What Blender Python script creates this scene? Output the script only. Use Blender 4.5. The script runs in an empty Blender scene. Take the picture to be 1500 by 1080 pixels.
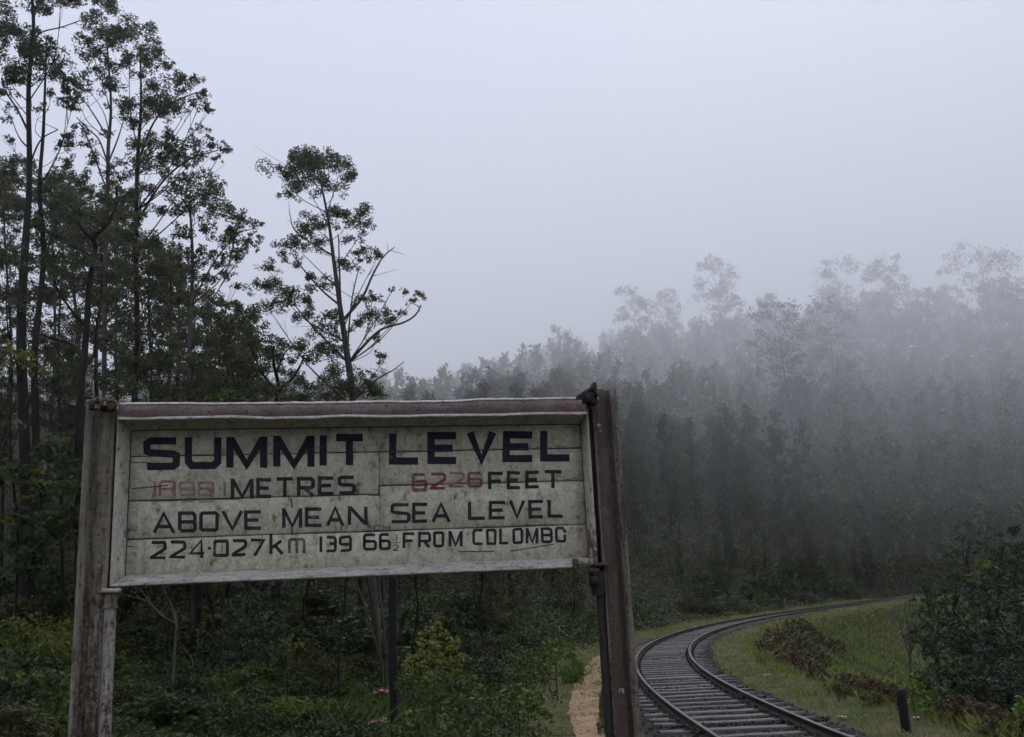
import bpy, math, random
import numpy as np
from mathutils import Vector, Matrix, noise as mnoise

random.seed(7)
rng = np.random.default_rng(11)
S = bpy.context.scene
COL = S.collection

# ------------------------------------------------------------------ camera, sky, sun, exposure
FPX, PITCH, ROLL = 1460.2, 0.2375, -0.04857
CAMZ = 1.9
cr, sr = math.cos(ROLL), math.sin(ROLL)
_f = np.array([0, math.cos(PITCH), math.sin(PITCH)])
_u = np.array([0, -math.sin(PITCH), math.cos(PITCH)])
_r = np.array([1.0, 0, 0])
RT = _r * cr + _u * sr
UP = _u * cr - _r * sr
FW = _f
CAM = np.array([0, 0, CAMZ])
cam = bpy.data.cameras.new('camera')
cam.sensor_width = 36
cam.lens = 36 * FPX / 1500
cam.clip_start = 0.05
cam.clip_end = 4000
co = bpy.data.objects.new('camera', cam)
COL.objects.link(co)
m = Matrix.Identity(4)
for i in range(3):
    m[i][0], m[i][1], m[i][2], m[i][3] = RT[i], UP[i], -FW[i], CAM[i]
co.matrix_world = m
S.camera = co

SUN_EL, SUN_ROT = math.radians(48), math.radians(20)
w = bpy.data.worlds.new('World')
S.world = w
w.use_nodes = True
nt = w.node_tree
nt.nodes.clear()
sky = nt.nodes.new('ShaderNodeTexSky')
sky.sky_type = 'NISHITA'
sky.sun_disc = False
sky.sun_elevation = SUN_EL
sky.sun_rotation = SUN_ROT
sky.dust_density = 4.0
sky.air_density = 1.0
mixw = nt.nodes.new('ShaderNodeMix')
mixw.data_type = 'RGBA'
mixw.inputs[0].default_value = 0.9                # a closed overcast: mostly even pale grey blue
mixw.inputs[7].default_value = (6.25, 6.95, 9.1, 1)
bg = nt.nodes.new('ShaderNodeBackground')
bg.inputs[1].default_value = 0.1
wo = nt.nodes.new('ShaderNodeOutputWorld')
nt.links.new(sky.outputs[0], mixw.inputs[6])
nt.links.new(mixw.outputs[2], bg.inputs[0])
nt.links.new(bg.outputs[0], wo.inputs[0])

sl = bpy.data.lights.new('sun', 'SUN')
sl.energy = 1.5
sl.angle = math.radians(40)
sl.color = (1.0, 0.90, 0.74)
so = bpy.data.objects.new('sun', sl)
COL.objects.link(so)
sd = Vector((math.sin(SUN_ROT) * math.cos(SUN_EL), math.cos(SUN_ROT) * math.cos(SUN_EL), math.sin(SUN_EL)))
so.rotation_euler = sd.to_track_quat('Z', 'Y').to_euler()

S.view_settings.view_transform = 'Standard'
S.view_settings.look = 'None'
S.view_settings.gamma = 1
S.view_settings.exposure = 0.84
S.view_settings.use_curve_mapping = False
cy = S.cycles
cy.use_denoising = True
cy.max_bounces = 7
cy.diffuse_bounces = 2
cy.glossy_bounces = 2
cy.transmission_bounces = 2
cy.volume_bounces = 4
cy.transparent_max_bounces = 12
cy.sample_clamp_indirect = 4
cy.use_adaptive_sampling = True
cy.adaptive_threshold = 0.02


# ------------------------------------------------------------------ helpers
def ray(u, v):
    return FW + RT * (u - 750) / FPX - UP * (v - 540) / FPX


def P(u, v, Y):
    d = ray(u, v)
    return CAM + d * (Y / d[1])


def lin(c):
    return tuple((x / 12.92 if x <= 0.04045 else ((x + 0.055) / 1.055) ** 2.4) for x in c)


def mesh_np(name, V, F, mat=None, smooth=False, mi=None):
    """V (n,3); F is one (m,k) int array or a list of them"""
    me = bpy.data.meshes.new(name)
    if not isinstance(F, list):
        F = [F]
    F = [np.asarray(f, dtype=np.int32) for f in F if len(f)]
    V = np.asarray(V, dtype=np.float32)
    me.vertices.add(len(V))
    me.vertices.foreach_set('co', V.ravel())
    nl = sum(f.size for f in F)
    nf = sum(len(f) for f in F)
    me.loops.add(nl)
    me.loops.foreach_set('vertex_index', np.concatenate([f.ravel() for f in F]))
    me.polygons.add(nf)
    starts, s0 = [], 0
    for f in F:
        starts.append(s0 + np.arange(len(f)) * f.shape[1])
        s0 += f.size
    me.polygons.foreach_set('loop_start', np.concatenate(starts).astype(np.int32))
    if smooth:
        me.polygons.foreach_set('use_smooth', np.ones(nf, dtype=bool))
    if mat is not None:
        for mm in (mat if isinstance(mat, (list, tuple)) else [mat]):
            me.materials.append(mm)
    if mi is not None:
        me.polygons.foreach_set('material_index', np.asarray(mi, dtype=np.int32))
    me.update(calc_edges=True)
    return me


def obj(name, me, parent=None, loc=None):
    o = bpy.data.objects.new(name, me)
    COL.objects.link(o)
    if parent is not None:
        o.parent = parent
    if loc is not None:
        o.location = loc
    return o


def tag(o, label=None, cat=None, group=None, kind=None):
    if label:
        o['label'] = label
    if cat:
        o['category'] = cat
    if group:
        o['group'] = group
    if kind:
        o['kind'] = kind
    return o


def thing(name, label, cat, loc=(0, 0, 0), group=None):
    o = bpy.data.objects.new(name, None)
    o.empty_display_size = 0.1
    COL.objects.link(o)
    o.location = loc
    return tag(o, label, cat, group)


def copy_tree(o, parent=None, kids=None):
    c = o.copy()
    COL.objects.link(c)
    if parent is not None:
        c.parent = parent
    for ch in (kids if kids is not None else list(o.children)):
        copy_tree(ch, c, [])
    return c


class MB:
    """collects geometry into one mesh"""
    def __init__(self):
        self.V, self.F, self.n = [], {}, 0

    def add(self, V, F):
        F = np.asarray(F, dtype=np.int32)
        self.V.append(np.asarray(V, dtype=float))
        self.F.setdefault(F.shape[1], []).append(F + self.n)
        self.n += len(V)

    def mesh(self, name, mat, smooth=False):
        return mesh_np(name, np.vstack(self.V), [np.vstack(f) for f in self.F.values()], mat, smooth)

    def box(self, c, hx, hy, hz, ax=None):
        """axis box; ax = 3x3 rows of local axes; bevelled a little by chamfered corners"""
        ax = np.eye(3) if ax is None else np.asarray(ax)
        s = np.array([[x, y, z] for x in (-1, 1) for y in (-1, 1) for z in (-1, 1)], float) * [hx, hy, hz]
        self.add(np.asarray(c) + s @ ax, [[0, 1, 3, 2], [4, 6, 7, 5], [0, 4, 5, 1], [2, 3, 7, 6], [0, 2, 6, 4], [1, 5, 7, 3]])

    def tube(self, pts, rad, n=7, cap=True):
        pts = np.asarray(pts, float)
        k = len(pts)
        rad = np.broadcast_to(np.asarray(rad, float), (k,))
        t = np.gradient(pts, axis=0)
        t /= np.linalg.norm(t, axis=1)[:, None] + 1e-9
        ref = np.array([0.0, 1, 0]) if abs(t[0][1]) < 0.8 else np.array([1.0, 0, 0])
        a = np.cross(t, ref)
        a /= np.linalg.norm(a, axis=1)[:, None] + 1e-9
        b = np.cross(t, a)
        th = np.arange(n) / n * 2 * np.pi
        V = pts[:, None] + rad[:, None, None] * (np.cos(th)[None, :, None] * a[:, None] + np.sin(th)[None, :, None] * b[:, None])
        V = V.reshape(-1, 3)
        i = np.arange(k - 1)[:, None] * n
        j = np.arange(n)[None]
        j2 = (j + 1) % n
        F = np.stack([i + j, i + j2, i + n + j2, i + n + j], -1).reshape(-1, 4)
        self.add(V, F)
        if cap:
            for e, base in ((0, 0), (k - 1, (k - 1) * n)):
                c = self.n
                self.add(np.vstack([pts[e][None], V[base:base + n]]),
                         [[0, 1 + q, 1 + (q + 1) % n] for q in range(n)])


def spline(pts, m=8):
    """Catmull-Rom through pts"""
    pts = np.asarray(pts, float)
    if len(pts) < 3:
        t = np.linspace(0, 1, m + 1)[:, None]
        return pts[0] * (1 - t) + pts[-1] * t
    p = np.vstack([2 * pts[0] - pts[1], pts, 2 * pts[-1] - pts[-2]])
    out = []
    for i in range(1, len(p) - 2):
        t = np.linspace(0, 1, m, endpoint=False)[:, None]
        a, b, c, d = p[i - 1], p[i], p[i + 1], p[i + 2]
        out.append(0.5 * ((2 * b) + (-a + c) * t + (2 * a - 5 * b + 4 * c - d) * t ** 2 + (-a + 3 * b - 3 * c + d) * t ** 3))
    out.append(pts[-1][None])
    return np.vstack(out)


def leaves_np(C, L, Wd, r, hang=0.3, up=0.0):
    """rhombic leaves with a bent mid line: centres C (n,3), length L, width Wd"""
    n = len(C)
    d = r.normal(size=(n, 3))
    d[:, 2] = d[:, 2] * 0.7 - hang
    d /= np.linalg.norm(d, axis=1)[:, None]
    nn = r.normal(size=(n, 3))
    nn[:, 2] += up
    s = np.cross(d, nn)
    s /= np.linalg.norm(s, axis=1)[:, None] + 1e-9
    nn = np.cross(s, d)
    L = (L * r.uniform(0.6, 1.3, n))[:, None]
    Wd = (Wd * r.uniform(0.7, 1.25, n))[:, None]
    a = C - d * L * 0.5
    b = C + s * Wd * 0.5 + nn * L * 0.06
    c = C + d * L * 0.5 - nn * L * 0.1
    e = C - s * Wd * 0.5 + nn * L * 0.06
    V = np.stack([a, b, c, e], 1).reshape(-1, 3)
    F = np.arange(4 * n).reshape(n, 4)
    return V, F


def blob_points(c, r, n, g, flat=0.75, sub=9):
    """points in a clump: sub-blobs on the clump's upper shell"""
    c = np.asarray(c, float)
    s = g.normal(size=(sub, 3))
    s /= np.linalg.norm(s, axis=1)[:, None]
    s[:, 2] = np.abs(s[:, 2]) * 1.1 - 0.45
    s *= r * g.uniform(0.2, 1.25, (sub, 1))
    s[:, 2] *= flat
    k = (sub * g.uniform(0, 1, n) ** 1.5).astype(int)
    q = g.normal(size=(n, 3))
    q /= np.linalg.norm(q, axis=1)[:, None]
    q *= (g.uniform(0.1, 1, n) ** 0.6)[:, None] * r * 0.40
    q[:, 2] *= 0.85
    return c + s[k] + q


# ------------------------------------------------------------------ materials
def mat_new(name):
    mt = bpy.data.materials.new(name)
    mt.use_nodes = True
    nt = mt.node_tree
    nt.nodes.clear()
    out = nt.nodes.new('ShaderNodeOutputMaterial')
    return mt, nt, out


class NB:
    def __init__(self, nt):
        self.nt = nt

    def n(self, t, **kw):
        x = self.nt.nodes.new(t)
        for k, v in kw.items():
            setattr(x, k, v)
        return x

    def l(self, a, b):
        self.nt.links.new(a, b)

    def coord(self, kind='Object', scale=(1, 1, 1)):
        tc = self.n('ShaderNodeTexCoord')
        mp = self.n('ShaderNodeMapping')
        mp.inputs['Scale'].default_value = scale
        self.l(tc.outputs[kind], mp.inputs[0])
        return mp.outputs[0]

    def noise(self, vec, scale, detail=4, rough=0.6, dist=0.0):
        x = self.n('ShaderNodeTexNoise')
        x.inputs['Scale'].default_value = scale
        x.inputs['Detail'].default_value = detail
        x.inputs['Roughness'].default_value = rough
        x.inputs['Distortion'].default_value = dist
        if vec is not None:
            self.l(vec, x.inputs['Vector'])
        return x.outputs[0]

    def ramp(self, fac, stops, interp='LINEAR'):
        x = self.n('ShaderNodeValToRGB')
        x.color_ramp.interpolation = interp
        e = x.color_ramp.elements
        while len(e) < len(stops):
            e.new(0.5)
        for i, (p, c) in enumerate(stops):
            e[i].position = p
            e[i].color = (c[0], c[1], c[2], 1) if hasattr(c, '__len__') else (c, c, c, 1)
        self.l(fac, x.inputs[0])
        return x.outputs[0]

    def mix(self, f, a, b, blend='MIX'):
        x = self.n('ShaderNodeMix', data_type='RGBA', blend_type=blend)
        for sock, v in ((0, f), (6, a), (7, b)):
            if hasattr(v, 'is_output') or hasattr(v, 'links'):
                self.l(v, x.inputs[sock])
            elif sock == 0:
                x.inputs[0].default_value = v
            else:
                x.inputs[sock].default_value = (v[0], v[1], v[2], 1)
        return x.outputs[2]

    def math(self, op, a, b=0.0, clamp=False):
        x = self.n('ShaderNodeMath', operation=op, use_clamp=clamp)
        for i, v in enumerate((a, b)):
            if hasattr(v, 'links'):
                self.l(v, x.inputs[i])
            else:
                x.inputs[i].default_value = v
        return x.outputs[0]

    def bump(self, h, strength, dist=0.01):
        x = self.n('ShaderNodeBump')
        x.inputs['Strength'].default_value = strength
        x.inputs['Distance'].default_value = dist
        self.l(h, x.inputs['Height'])
        return x.outputs[0]

    def bsdf(self, out, col, rough=0.8, metal=0.0, normal=None, spec=0.4):
        b = self.n('ShaderNodeBsdfPrincipled')
        for k, v in (('Base Color', col), ('Roughness', rough), ('Metallic', metal)):
            if hasattr(v, 'links'):
                self.l(v, b.inputs[k])
            elif k == 'Base Color':
                b.inputs[k].default_value = (v[0], v[1], v[2], 1)
            else:
                b.inputs[k].default_value = v
        b.inputs['Specular IOR Level'].default_value = spec
        if normal is not None:
            self.l(normal, b.inputs['Normal'])
        self.l(b.outputs[0], out.inputs[0])
        return b


def leaf_mat(name, cols, trans=0.25, rough=0.55, patch=0.6):
    """leaf: colours vary from leaf to leaf and in patches through the plant"""
    mt, nt, out = mat_new(name)
    b = NB(nt)
    geo = b.n('ShaderNodeNewGeometry')
    oi = b.n('ShaderNodeObjectInfo')
    big = b.noise(b.coord('Object'), patch, 2)
    t = b.math('ADD', b.math('MULTIPLY', geo.outputs['Random Per Island'], 0.45),
               b.math('ADD', b.math('MULTIPLY', big, 0.55), b.math('MULTIPLY', b.math('SUBTRACT', oi.outputs['Random'], 0.5), 0.25)))
    k = len(cols)
    cols = [(c[0] * 1.14, c[1] * 1.02, c[2] * 0.8) for c in cols]
    col = b.ramp(t, [(0.15 + 0.7 * i / (k - 1), c) for i, c in enumerate(cols)])
    p = b.n('ShaderNodeBsdfPrincipled')
    b.l(col, p.inputs['Base Color'])
    p.inputs['Roughness'].default_value = rough
    p.inputs['Specular IOR Level'].default_value = 0.3
    tr = b.n('ShaderNodeBsdfTranslucent')
    b.l(col, tr.inputs[0])
    mx = b.n('ShaderNodeMixShader')
    mx.inputs[0].default_value = trans
    b.l(p.outputs[0], mx.inputs[1])
    b.l(tr.outputs[0], mx.inputs[2])
    b.l(mx.outputs[0], out.inputs[0])
    return mt


def bark_mat(name, c0, c1, c2):
    mt, nt, out = mat_new(name)
    b = NB(nt)
    v = b.coord('Object', (4, 4, 0.7))
    n1 = b.noise(v, 2.2, 6, 0.65, 0.4)
    n2 = b.noise(b.coord('Object'), 1.1, 3)
    c = b.mix(b.ramp(n2, [(0.4, 0), (0.62, 1)]), b.ramp(n1, [(0.3, c0), (0.7, c1)]), c2)
    b.bsdf(out, c, 0.9, normal=b.bump(n1, 0.8, 0.03), spec=0.2)
    return mt


M = {}
M['euc'] = leaf_mat('eucalyptus_leaf', [(0.032, 0.052, 0.028), (0.068, 0.096, 0.050), (0.120, 0.148, 0.078)], 0.38)
M['euc_hill'] = leaf_mat('hill_tree_leaf', [(0.028, 0.050, 0.026), (0.058, 0.088, 0.044), (0.110, 0.138, 0.064)], patch=0.25)
M['hill_dark'] = leaf_mat('hill_leaf_dark', [(0.020, 0.038, 0.022), (0.040, 0.064, 0.036), (0.078, 0.104, 0.052)], patch=0.25)
M['hill_light'] = leaf_mat('hill_leaf_light', [(0.045, 0.070, 0.032), (0.085, 0.118, 0.054), (0.145, 0.172, 0.080)], patch=0.25)
M['euc_olive'] = leaf_mat('olive_tree_leaf', [(0.042, 0.052, 0.022), (0.064, 0.078, 0.032), (0.096, 0.100, 0.044)], patch=0.25)
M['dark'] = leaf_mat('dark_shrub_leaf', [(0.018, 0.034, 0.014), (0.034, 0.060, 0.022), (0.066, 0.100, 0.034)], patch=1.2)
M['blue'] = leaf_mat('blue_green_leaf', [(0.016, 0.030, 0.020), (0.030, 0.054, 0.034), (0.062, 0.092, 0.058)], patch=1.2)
M['green'] = leaf_mat('green_shrub_leaf', [(0.032, 0.062, 0.014), (0.064, 0.112, 0.026), (0.115, 0.165, 0.042)], patch=1.5)
M['bright'] = leaf_mat('bright_leaf', [(0.06, 0.12, 0.02), (0.10, 0.19, 0.03), (0.16, 0.26, 0.05)], patch=1.5)
M['yellow'] = leaf_mat('yellow_green_leaf', [(0.06, 0.095, 0.020), (0.12, 0.16, 0.034), (0.20, 0.23, 0.055)], patch=1.5)
M['redtip'] = leaf_mat('reddish_shoot_leaf', [(0.10, 0.05, 0.03), (0.15, 0.07, 0.05), (0.16, 0.10, 0.05)], patch=1.5)
M['bracken'] = leaf_mat('dead_bracken', [(0.046, 0.027, 0.021), (0.070, 0.048, 0.032), (0.070, 0.080, 0.032)], patch=0.8)
M['grass'] = leaf_mat('grass_blade', [(0.070, 0.125, 0.032), (0.135, 0.200, 0.052), (0.24, 0.27, 0.10)], patch=0.5)
M['petal'] = leaf_mat('pink_petal', [(0.5, 0.16, 0.34), (0.6, 0.26, 0.45), (0.65, 0.4, 0.5)], patch=3)
M['bark'] = bark_mat('bark_dark', (0.011, 0.010, 0.009), (0.032, 0.028, 0.025), (0.022, 0.021, 0.017))
M['bark_pale'] = bark_mat('bark_pale', (0.05, 0.046, 0.042), (0.13, 0.12, 0.11), (0.07, 0.064, 0.056))
M['bark_olive'] = bark_mat('bark_olive', (0.035, 0.034, 0.018), (0.085, 0.080, 0.045), (0.05, 0.05, 0.028))
M['deadwood'] = bark_mat('dead_wood', (0.05, 0.05, 0.042), (0.115, 0.11, 0.10), (0.07, 0.07, 0.06))

# ground
mt, nt, out = mat_new('forest_soil')
b = NB(nt)
v = b.coord('Object')
n1 = b.noise(v, 0.35, 5, 0.6)
n2 = b.noise(v, 6, 6, 0.7)
c = b.mix(b.ramp(n1, [(0.42, 0), (0.58, 1)]), b.ramp(n2, [(0.3, (0.012, 0.016, 0.007)), (0.7, (0.030, 0.036, 0.014))]),
          b.ramp(n2, [(0.3, (0.018, 0.016, 0.010)), (0.7, (0.040, 0.034, 0.020))]))
b.bsdf(out, c, 0.95, normal=b.bump(n2, 0.6, 0.05), spec=0.15)
M['soil'] = mt

mt, nt, out = mat_new('path_earth')
b = NB(nt)
v = b.coord('Object')
n1 = b.noise(v, 1.3, 5, 0.6)
n2 = b.noise(v, 7, 6, 0.6)
c = b.mix(b.ramp(n1, [(0.35, 0), (0.7, 1)]), b.ramp(n2, [(0.3, (0.30, 0.185, 0.11)), (0.7, (0.44, 0.29, 0.18))]),
          b.ramp(n2, [(0.3, (0.13, 0.092, 0.058)), (0.7, (0.31, 0.215, 0.14))]))
b.bsdf(out, c, 0.95, normal=b.bump(n2, 0.7, 0.02), spec=0.15)
M['path'] = mt

mt, nt, out = mat_new('track_ballast')
b = NB(nt)
v = b.coord('Object')
vor = b.n('ShaderNodeTexVoronoi')
vor.inputs['Scale'].default_value = 17
b.l(v, vor.inputs['Vector'])
n1 = b.noise(v, 0.8, 4)
n2 = b.noise(v, 9, 5)
c = b.mix(b.ramp(n1, [(0.4, 0), (0.65, 1)]), b.ramp(vor.outputs['Color'], [(0.2, (0.012, 0.012, 0.012)), (0.8, (0.042, 0.040, 0.039))]),
          b.ramp(n2, [(0.3, (0.016, 0.014, 0.012)), (0.7, (0.046, 0.040, 0.032))]))
b.bsdf(out, c, 0.9, normal=b.bump(vor.outputs['Distance'], 1.0, 0.04), spec=0.2)
M['ballast'] = mt

mt, nt, out = mat_new('stone_grey')
b = NB(nt)
geo = b.n('ShaderNodeNewGeometry')
c = b.ramp(geo.outputs['Random Per Island'], [(0, (0.010, 0.010, 0.010)), (0.7, (0.032, 0.031, 0.030)), (1, (0.085, 0.082, 0.078))])
b.bsdf(out, c, 0.8, spec=0.3)
M['stone'] = mt

mt, nt, out = mat_new('sleeper_timber')
b = NB(nt)
oi = b.n('ShaderNodeObjectInfo')
v = b.coord('Object', (1.2, 14, 14))
n1 = b.noise(v, 2.5, 6, 0.7, 0.3)
n2 = b.noise(b.coord('Object'), 3, 4)
base = b.ramp(n1, [(0.32, (0.008, 0.008, 0.008)), (0.55, (0.024, 0.023, 0.025)), (0.80, (0.09, 0.088, 0.095))])
c = b.mix(b.math('MULTIPLY', oi.outputs['Random'], 0.8), base, (0.020, 0.018, 0.018))
c = b.mix(b.ramp(n2, [(0.5, 0), (0.75, 0.6)]), c, (0.05, 0.042, 0.034))
b.bsdf(out, c, 0.42, normal=b.bump(n1, 0.8, 0.012), spec=0.6)
M['sleeper'] = mt

mt, nt, out = mat_new('rail_steel')
b = NB(nt)
v = b.coord('Object')
n1 = b.noise(v, 14, 5, 0.7)
c = b.ramp(n1, [(0.3, (0.022, 0.017, 0.015)), (0.7, (0.062, 0.045, 0.036))])
b.bsdf(out, c, 0.6, 0.2, normal=b.bump(n1, 0.4, 0.004))
M['rail'] = mt
mt, nt, out = mat_new('rail_running_surface')
b = NB(nt)
n1 = b.noise(b.coord('Object'), 8, 4)
b.bsdf(out, b.ramp(n1, [(0.3, (0.10, 0.10, 0.105)), (0.7, (0.20, 0.20, 0.21))]), 0.38, 0.85)
M['railtop'] = mt


def paint_mat(name, cols, dirt, rust, rust_amt, streak=(3, 3, 0.6), scale=1.0, grime=0.5, bump=0.5, zrust=None, rough=0.75):
    """old paint: patchy tone, vertical streaks, flaked spots down to rust, grime"""
    mt, nt, out = mat_new(name)
    b = NB(nt)
    v = b.coord('Object')
    vs = b.coord('Object', streak)
    a = b.noise(v, 2.5 * scale, 5, 0.65, 0.2)
    f = b.noise(v, 16 * scale, 6, 0.75, 0.3)
    s = b.noise(vs, 7 * scale, 5, 0.7, 0.2)
    fine = b.noise(v, 70, 5, 0.7)
    c = b.ramp(a, [(0.3, cols[0]), (0.5, cols[1]), (0.7, cols[2])])
    c = b.mix(b.math('MULTIPLY', b.ramp(s, [(0.42, 0), (0.68, 1)]), grime), c, dirt)
    c = b.mix(b.math('MULTIPLY', b.ramp(f, [(0.5, 0), (0.72, 1)]), grime), c, [x * 0.55 for x in dirt])
    rm = b.math('ADD', b.math('MULTIPLY', f, 0.5), b.math('MULTIPLY', s, 0.5))
    if zrust is not None:
        sep = b.n('ShaderNodeSeparateXYZ')
        tc = b.n('ShaderNodeTexCoord')
        b.l(tc.outputs['Object'], sep.inputs[0])
        mr = b.n('ShaderNodeMapRange')
        mr.inputs[1].default_value, mr.inputs[2].default_value = zrust[0], zrust[1]
        mr.inputs[3].default_value, mr.inputs[4].default_value = zrust[2], zrust[3]
        b.l(sep.outputs[2], mr.inputs[0])
        rm = b.math('ADD', rm, mr.outputs[0])
    th = 1 - rust_amt
    c = b.mix(b.ramp(rm, [(max(0, th - 0.035), 0), (th + 0.035, 1)]), c, b.ramp(fine, [(0.3, [x * 0.6 for x in rust]), (0.7, rust)]))
    c = b.mix(b.ramp(fine, [(0.35, 0.35), (0.6, 0)]), c, [x * 0.5 for x in dirt])
    b.bsdf(out, c, rough, normal=b.bump(b.math('ADD', b.math('MULTIPLY', f, 0.7), b.math('MULTIPLY', fine, 0.3)), bump, 0.006), spec=0.3)
    return mt


M['board'] = paint_mat('board_paint', [(0.50, 0.50, 0.37), (0.68, 0.67, 0.50), (0.60, 0.55, 0.42)], (0.32, 0.27, 0.20), (0.20, 0.11, 0.07), 0.40, (2.4, 2.4, 1.2), 1.5, 0.72, 0.3)
M['frame'] = paint_mat('frame_paint', [(0.50, 0.50, 0.39), (0.60, 0.60, 0.475), (0.50, 0.47, 0.385)], (0.32, 0.27, 0.22), (0.13, 0.075, 0.06), 0.41, (3, 3, 1.2), 1.6, 0.6, 0.3)
M['frame_right'] = paint_mat('frame_right_paint', [(0.50, 0.50, 0.39), (0.60, 0.60, 0.475), (0.50, 0.47, 0.385)], (0.32, 0.27, 0.22), (0.15, 0.075, 0.07), 0.40, (3, 3, 1.0), 1.6, 0.6, 0.3, (0.05, 0.75, 0.12, -0.06))
M['frame_bottom'] = paint_mat('frame_bottom_paint', [(0.48, 0.46, 0.40), (0.60, 0.59, 0.50), (0.48, 0.42, 0.38)], (0.27, 0.19, 0.17), (0.15, 0.08, 0.065), 0.42, (0.6, 3, 3), 2.2, 0.75, 0.4)
M['lip_red'] = paint_mat('lip_oxide_paint', [(0.19, 0.125, 0.12), (0.28, 0.20, 0.19), (0.40, 0.33, 0.32)], (0.34, 0.27, 0.26), (0.06, 0.03, 0.028), 0.42, (1.2, 3, 3), 3.5, 0.6, 0.7)
M['lip_white'] = paint_mat('lip_edge_paint', [(0.56, 0.48, 0.45), (0.68, 0.61, 0.57), (0.46, 0.33, 0.31)], (0.24, 0.17, 0.16), (0.10, 0.05, 0.045), 0.41, (0.8, 3, 3), 3.0, 0.5, 0.4)
M['post_left'] = paint_mat('post_paint_olive', [(0.17, 0.155, 0.11), (0.235, 0.215, 0.155), (0.26, 0.245, 0.19)], (0.10, 0.078, 0.052), (0.085, 0.046, 0.032), 0.455, (3, 3, 0.25), 2.8, 0.8, 0.7, (-1.2, 0.5, 0.13, -0.03))
M['post_edge'] = paint_mat('post_edge_paint', [(0.23, 0.205, 0.16), (0.30, 0.28, 0.225), (0.20, 0.18, 0.13)], (0.12, 0.09, 0.065), (0.10, 0.055, 0.04), 0.43, (3, 3, 0.25), 2.2, 0.6, 0.5, (-1.2, 0.5, 0.09, -0.03))
M['post_right'] = paint_mat('post_rust_brown', [(0.072, 0.055, 0.044), (0.120, 0.092, 0.072), (0.19, 0.155, 0.122)], (0.045, 0.036, 0.032), (0.115, 0.070, 0.048), 0.49, (3, 3, 0.22), 3.2, 0.7, 0.8, (-1.4, 0.3, 0.06, -0.04))
M['post_right_edge'] = paint_mat('post_edge_brown', [(0.16, 0.135, 0.11), (0.27, 0.235, 0.195), (0.20, 0.165, 0.135)], (0.08, 0.06, 0.05), (0.09, 0.05, 0.04), 0.45, (3, 3, 0.22), 2.4, 0.6, 0.6)
M['pipe'] = paint_mat('pipe_old_white', [(0.28, 0.27, 0.22), (0.40, 0.38, 0.33), (0.33, 0.28, 0.24)], (0.15, 0.11, 0.09), (0.10, 0.055, 0.045), 0.44, (3, 3, 0.4), 3.0, 0.6, 0.5, (-1.2, 0.2, 0.08, -0.03))
M['iron'] = paint_mat('iron_dark', [(0.020, 0.018, 0.018), (0.035, 0.030, 0.028), (0.05, 0.038, 0.034)], (0.02, 0.016, 0.015), (0.09, 0.045, 0.03), 0.42, (3, 3, 2), 5.0, 0.4, 0.6)
M['iron_rust'] = paint_mat('iron_rusted', [(0.08, 0.045, 0.035), (0.12, 0.07, 0.05), (0.19, 0.15, 0.12)], (0.05, 0.03, 0.025), (0.13, 0.06, 0.035), 0.45, (3, 3, 2), 6.0, 0.4, 0.7)


def letter_mat(name, c0, wear_lo, wear_hi, under):
    mt, nt, out = mat_new(name)
    b = NB(nt)
    v = b.coord('Object')
    f = b.noise(v, 26, 6, 0.75, 0.2)
    a = b.noise(v, 5, 3)
    t = b.math('ADD', b.math('MULTIPLY', f, 0.65), b.math('MULTIPLY', a, 0.35))
    c = b.mix(b.ramp(t, [(wear_lo, 0), (wear_hi, 1)]), c0, under)
    b.bsdf(out, c, 0.6, spec=0.3)
    return mt


M['navy'] = letter_mat('paint_navy', (0.007, 0.010, 0.023), 0.60, 0.70, (0.20, 0.20, 0.17))
M['black'] = letter_mat('paint_black', (0.018, 0.018, 0.020), 0.58, 0.70, (0.22, 0.21, 0.18))
M['black_thin'] = letter_mat('paint_black_worn', (0.035, 0.034, 0.034), 0.46, 0.62, (0.26, 0.25, 0.215))
M['red'] = letter_mat('paint_faded_red', (0.20, 0.045, 0.032), 0.50, 0.66, (0.31, 0.27, 0.22))
M['red_worn'] = letter_mat('paint_worn_red', (0.25, 0.09, 0.065), 0.43, 0.64, (0.32, 0.29, 0.24))
M['ghost'] = letter_mat('paint_ghost', (0.20, 0.18, 0.155), 0.36, 0.6, (0.33, 0.32, 0.27))
M['crack'] = letter_mat('dark_crack', (0.035, 0.028, 0.022), 0.5, 0.7, (0.2, 0.18, 0.14))
M['paper'] = letter_mat('scrap_paper', (0.62, 0.62, 0.58), 0.5, 0.8, (0.4, 0.38, 0.33))
M['lichen'] = leaf_mat('lichen_flake', [(0.10, 0.09, 0.085), (0.22, 0.21, 0.20), (0.42, 0.41, 0.40)], 0.0, 0.9, 8)

# ------------------------------------------------------------------ track line
GR = 0.016
_px = [(1250, 1077), (1186, 1058), (1118, 1030), (1058, 1000), (1032, 980), (1015, 963), (1010, 950), (1020, 936), (1050, 922), (1100, 908), (1200, 892), (1294, 879), (1340, 872)]
_rr = []
for u, v_ in _px:
    d = ray(u, v_)
    e = -d[2] / d[1]
    Y = (CAMZ + 15 * GR) / (e + GR) if CAMZ / e > 15 else CAMZ / e
    _rr.append((d[0] / d[1] * Y, Y))
_rr = np.array(_rr)
_cf = np.polyfit(_rr[:, 1], _rr[:, 0], 4, w=np.sqrt(_rr[:, 1]) ** -1)
Ys = np.linspace(14.6, 108, 200)
Xs = np.polyval(_cf, Ys)
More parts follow.
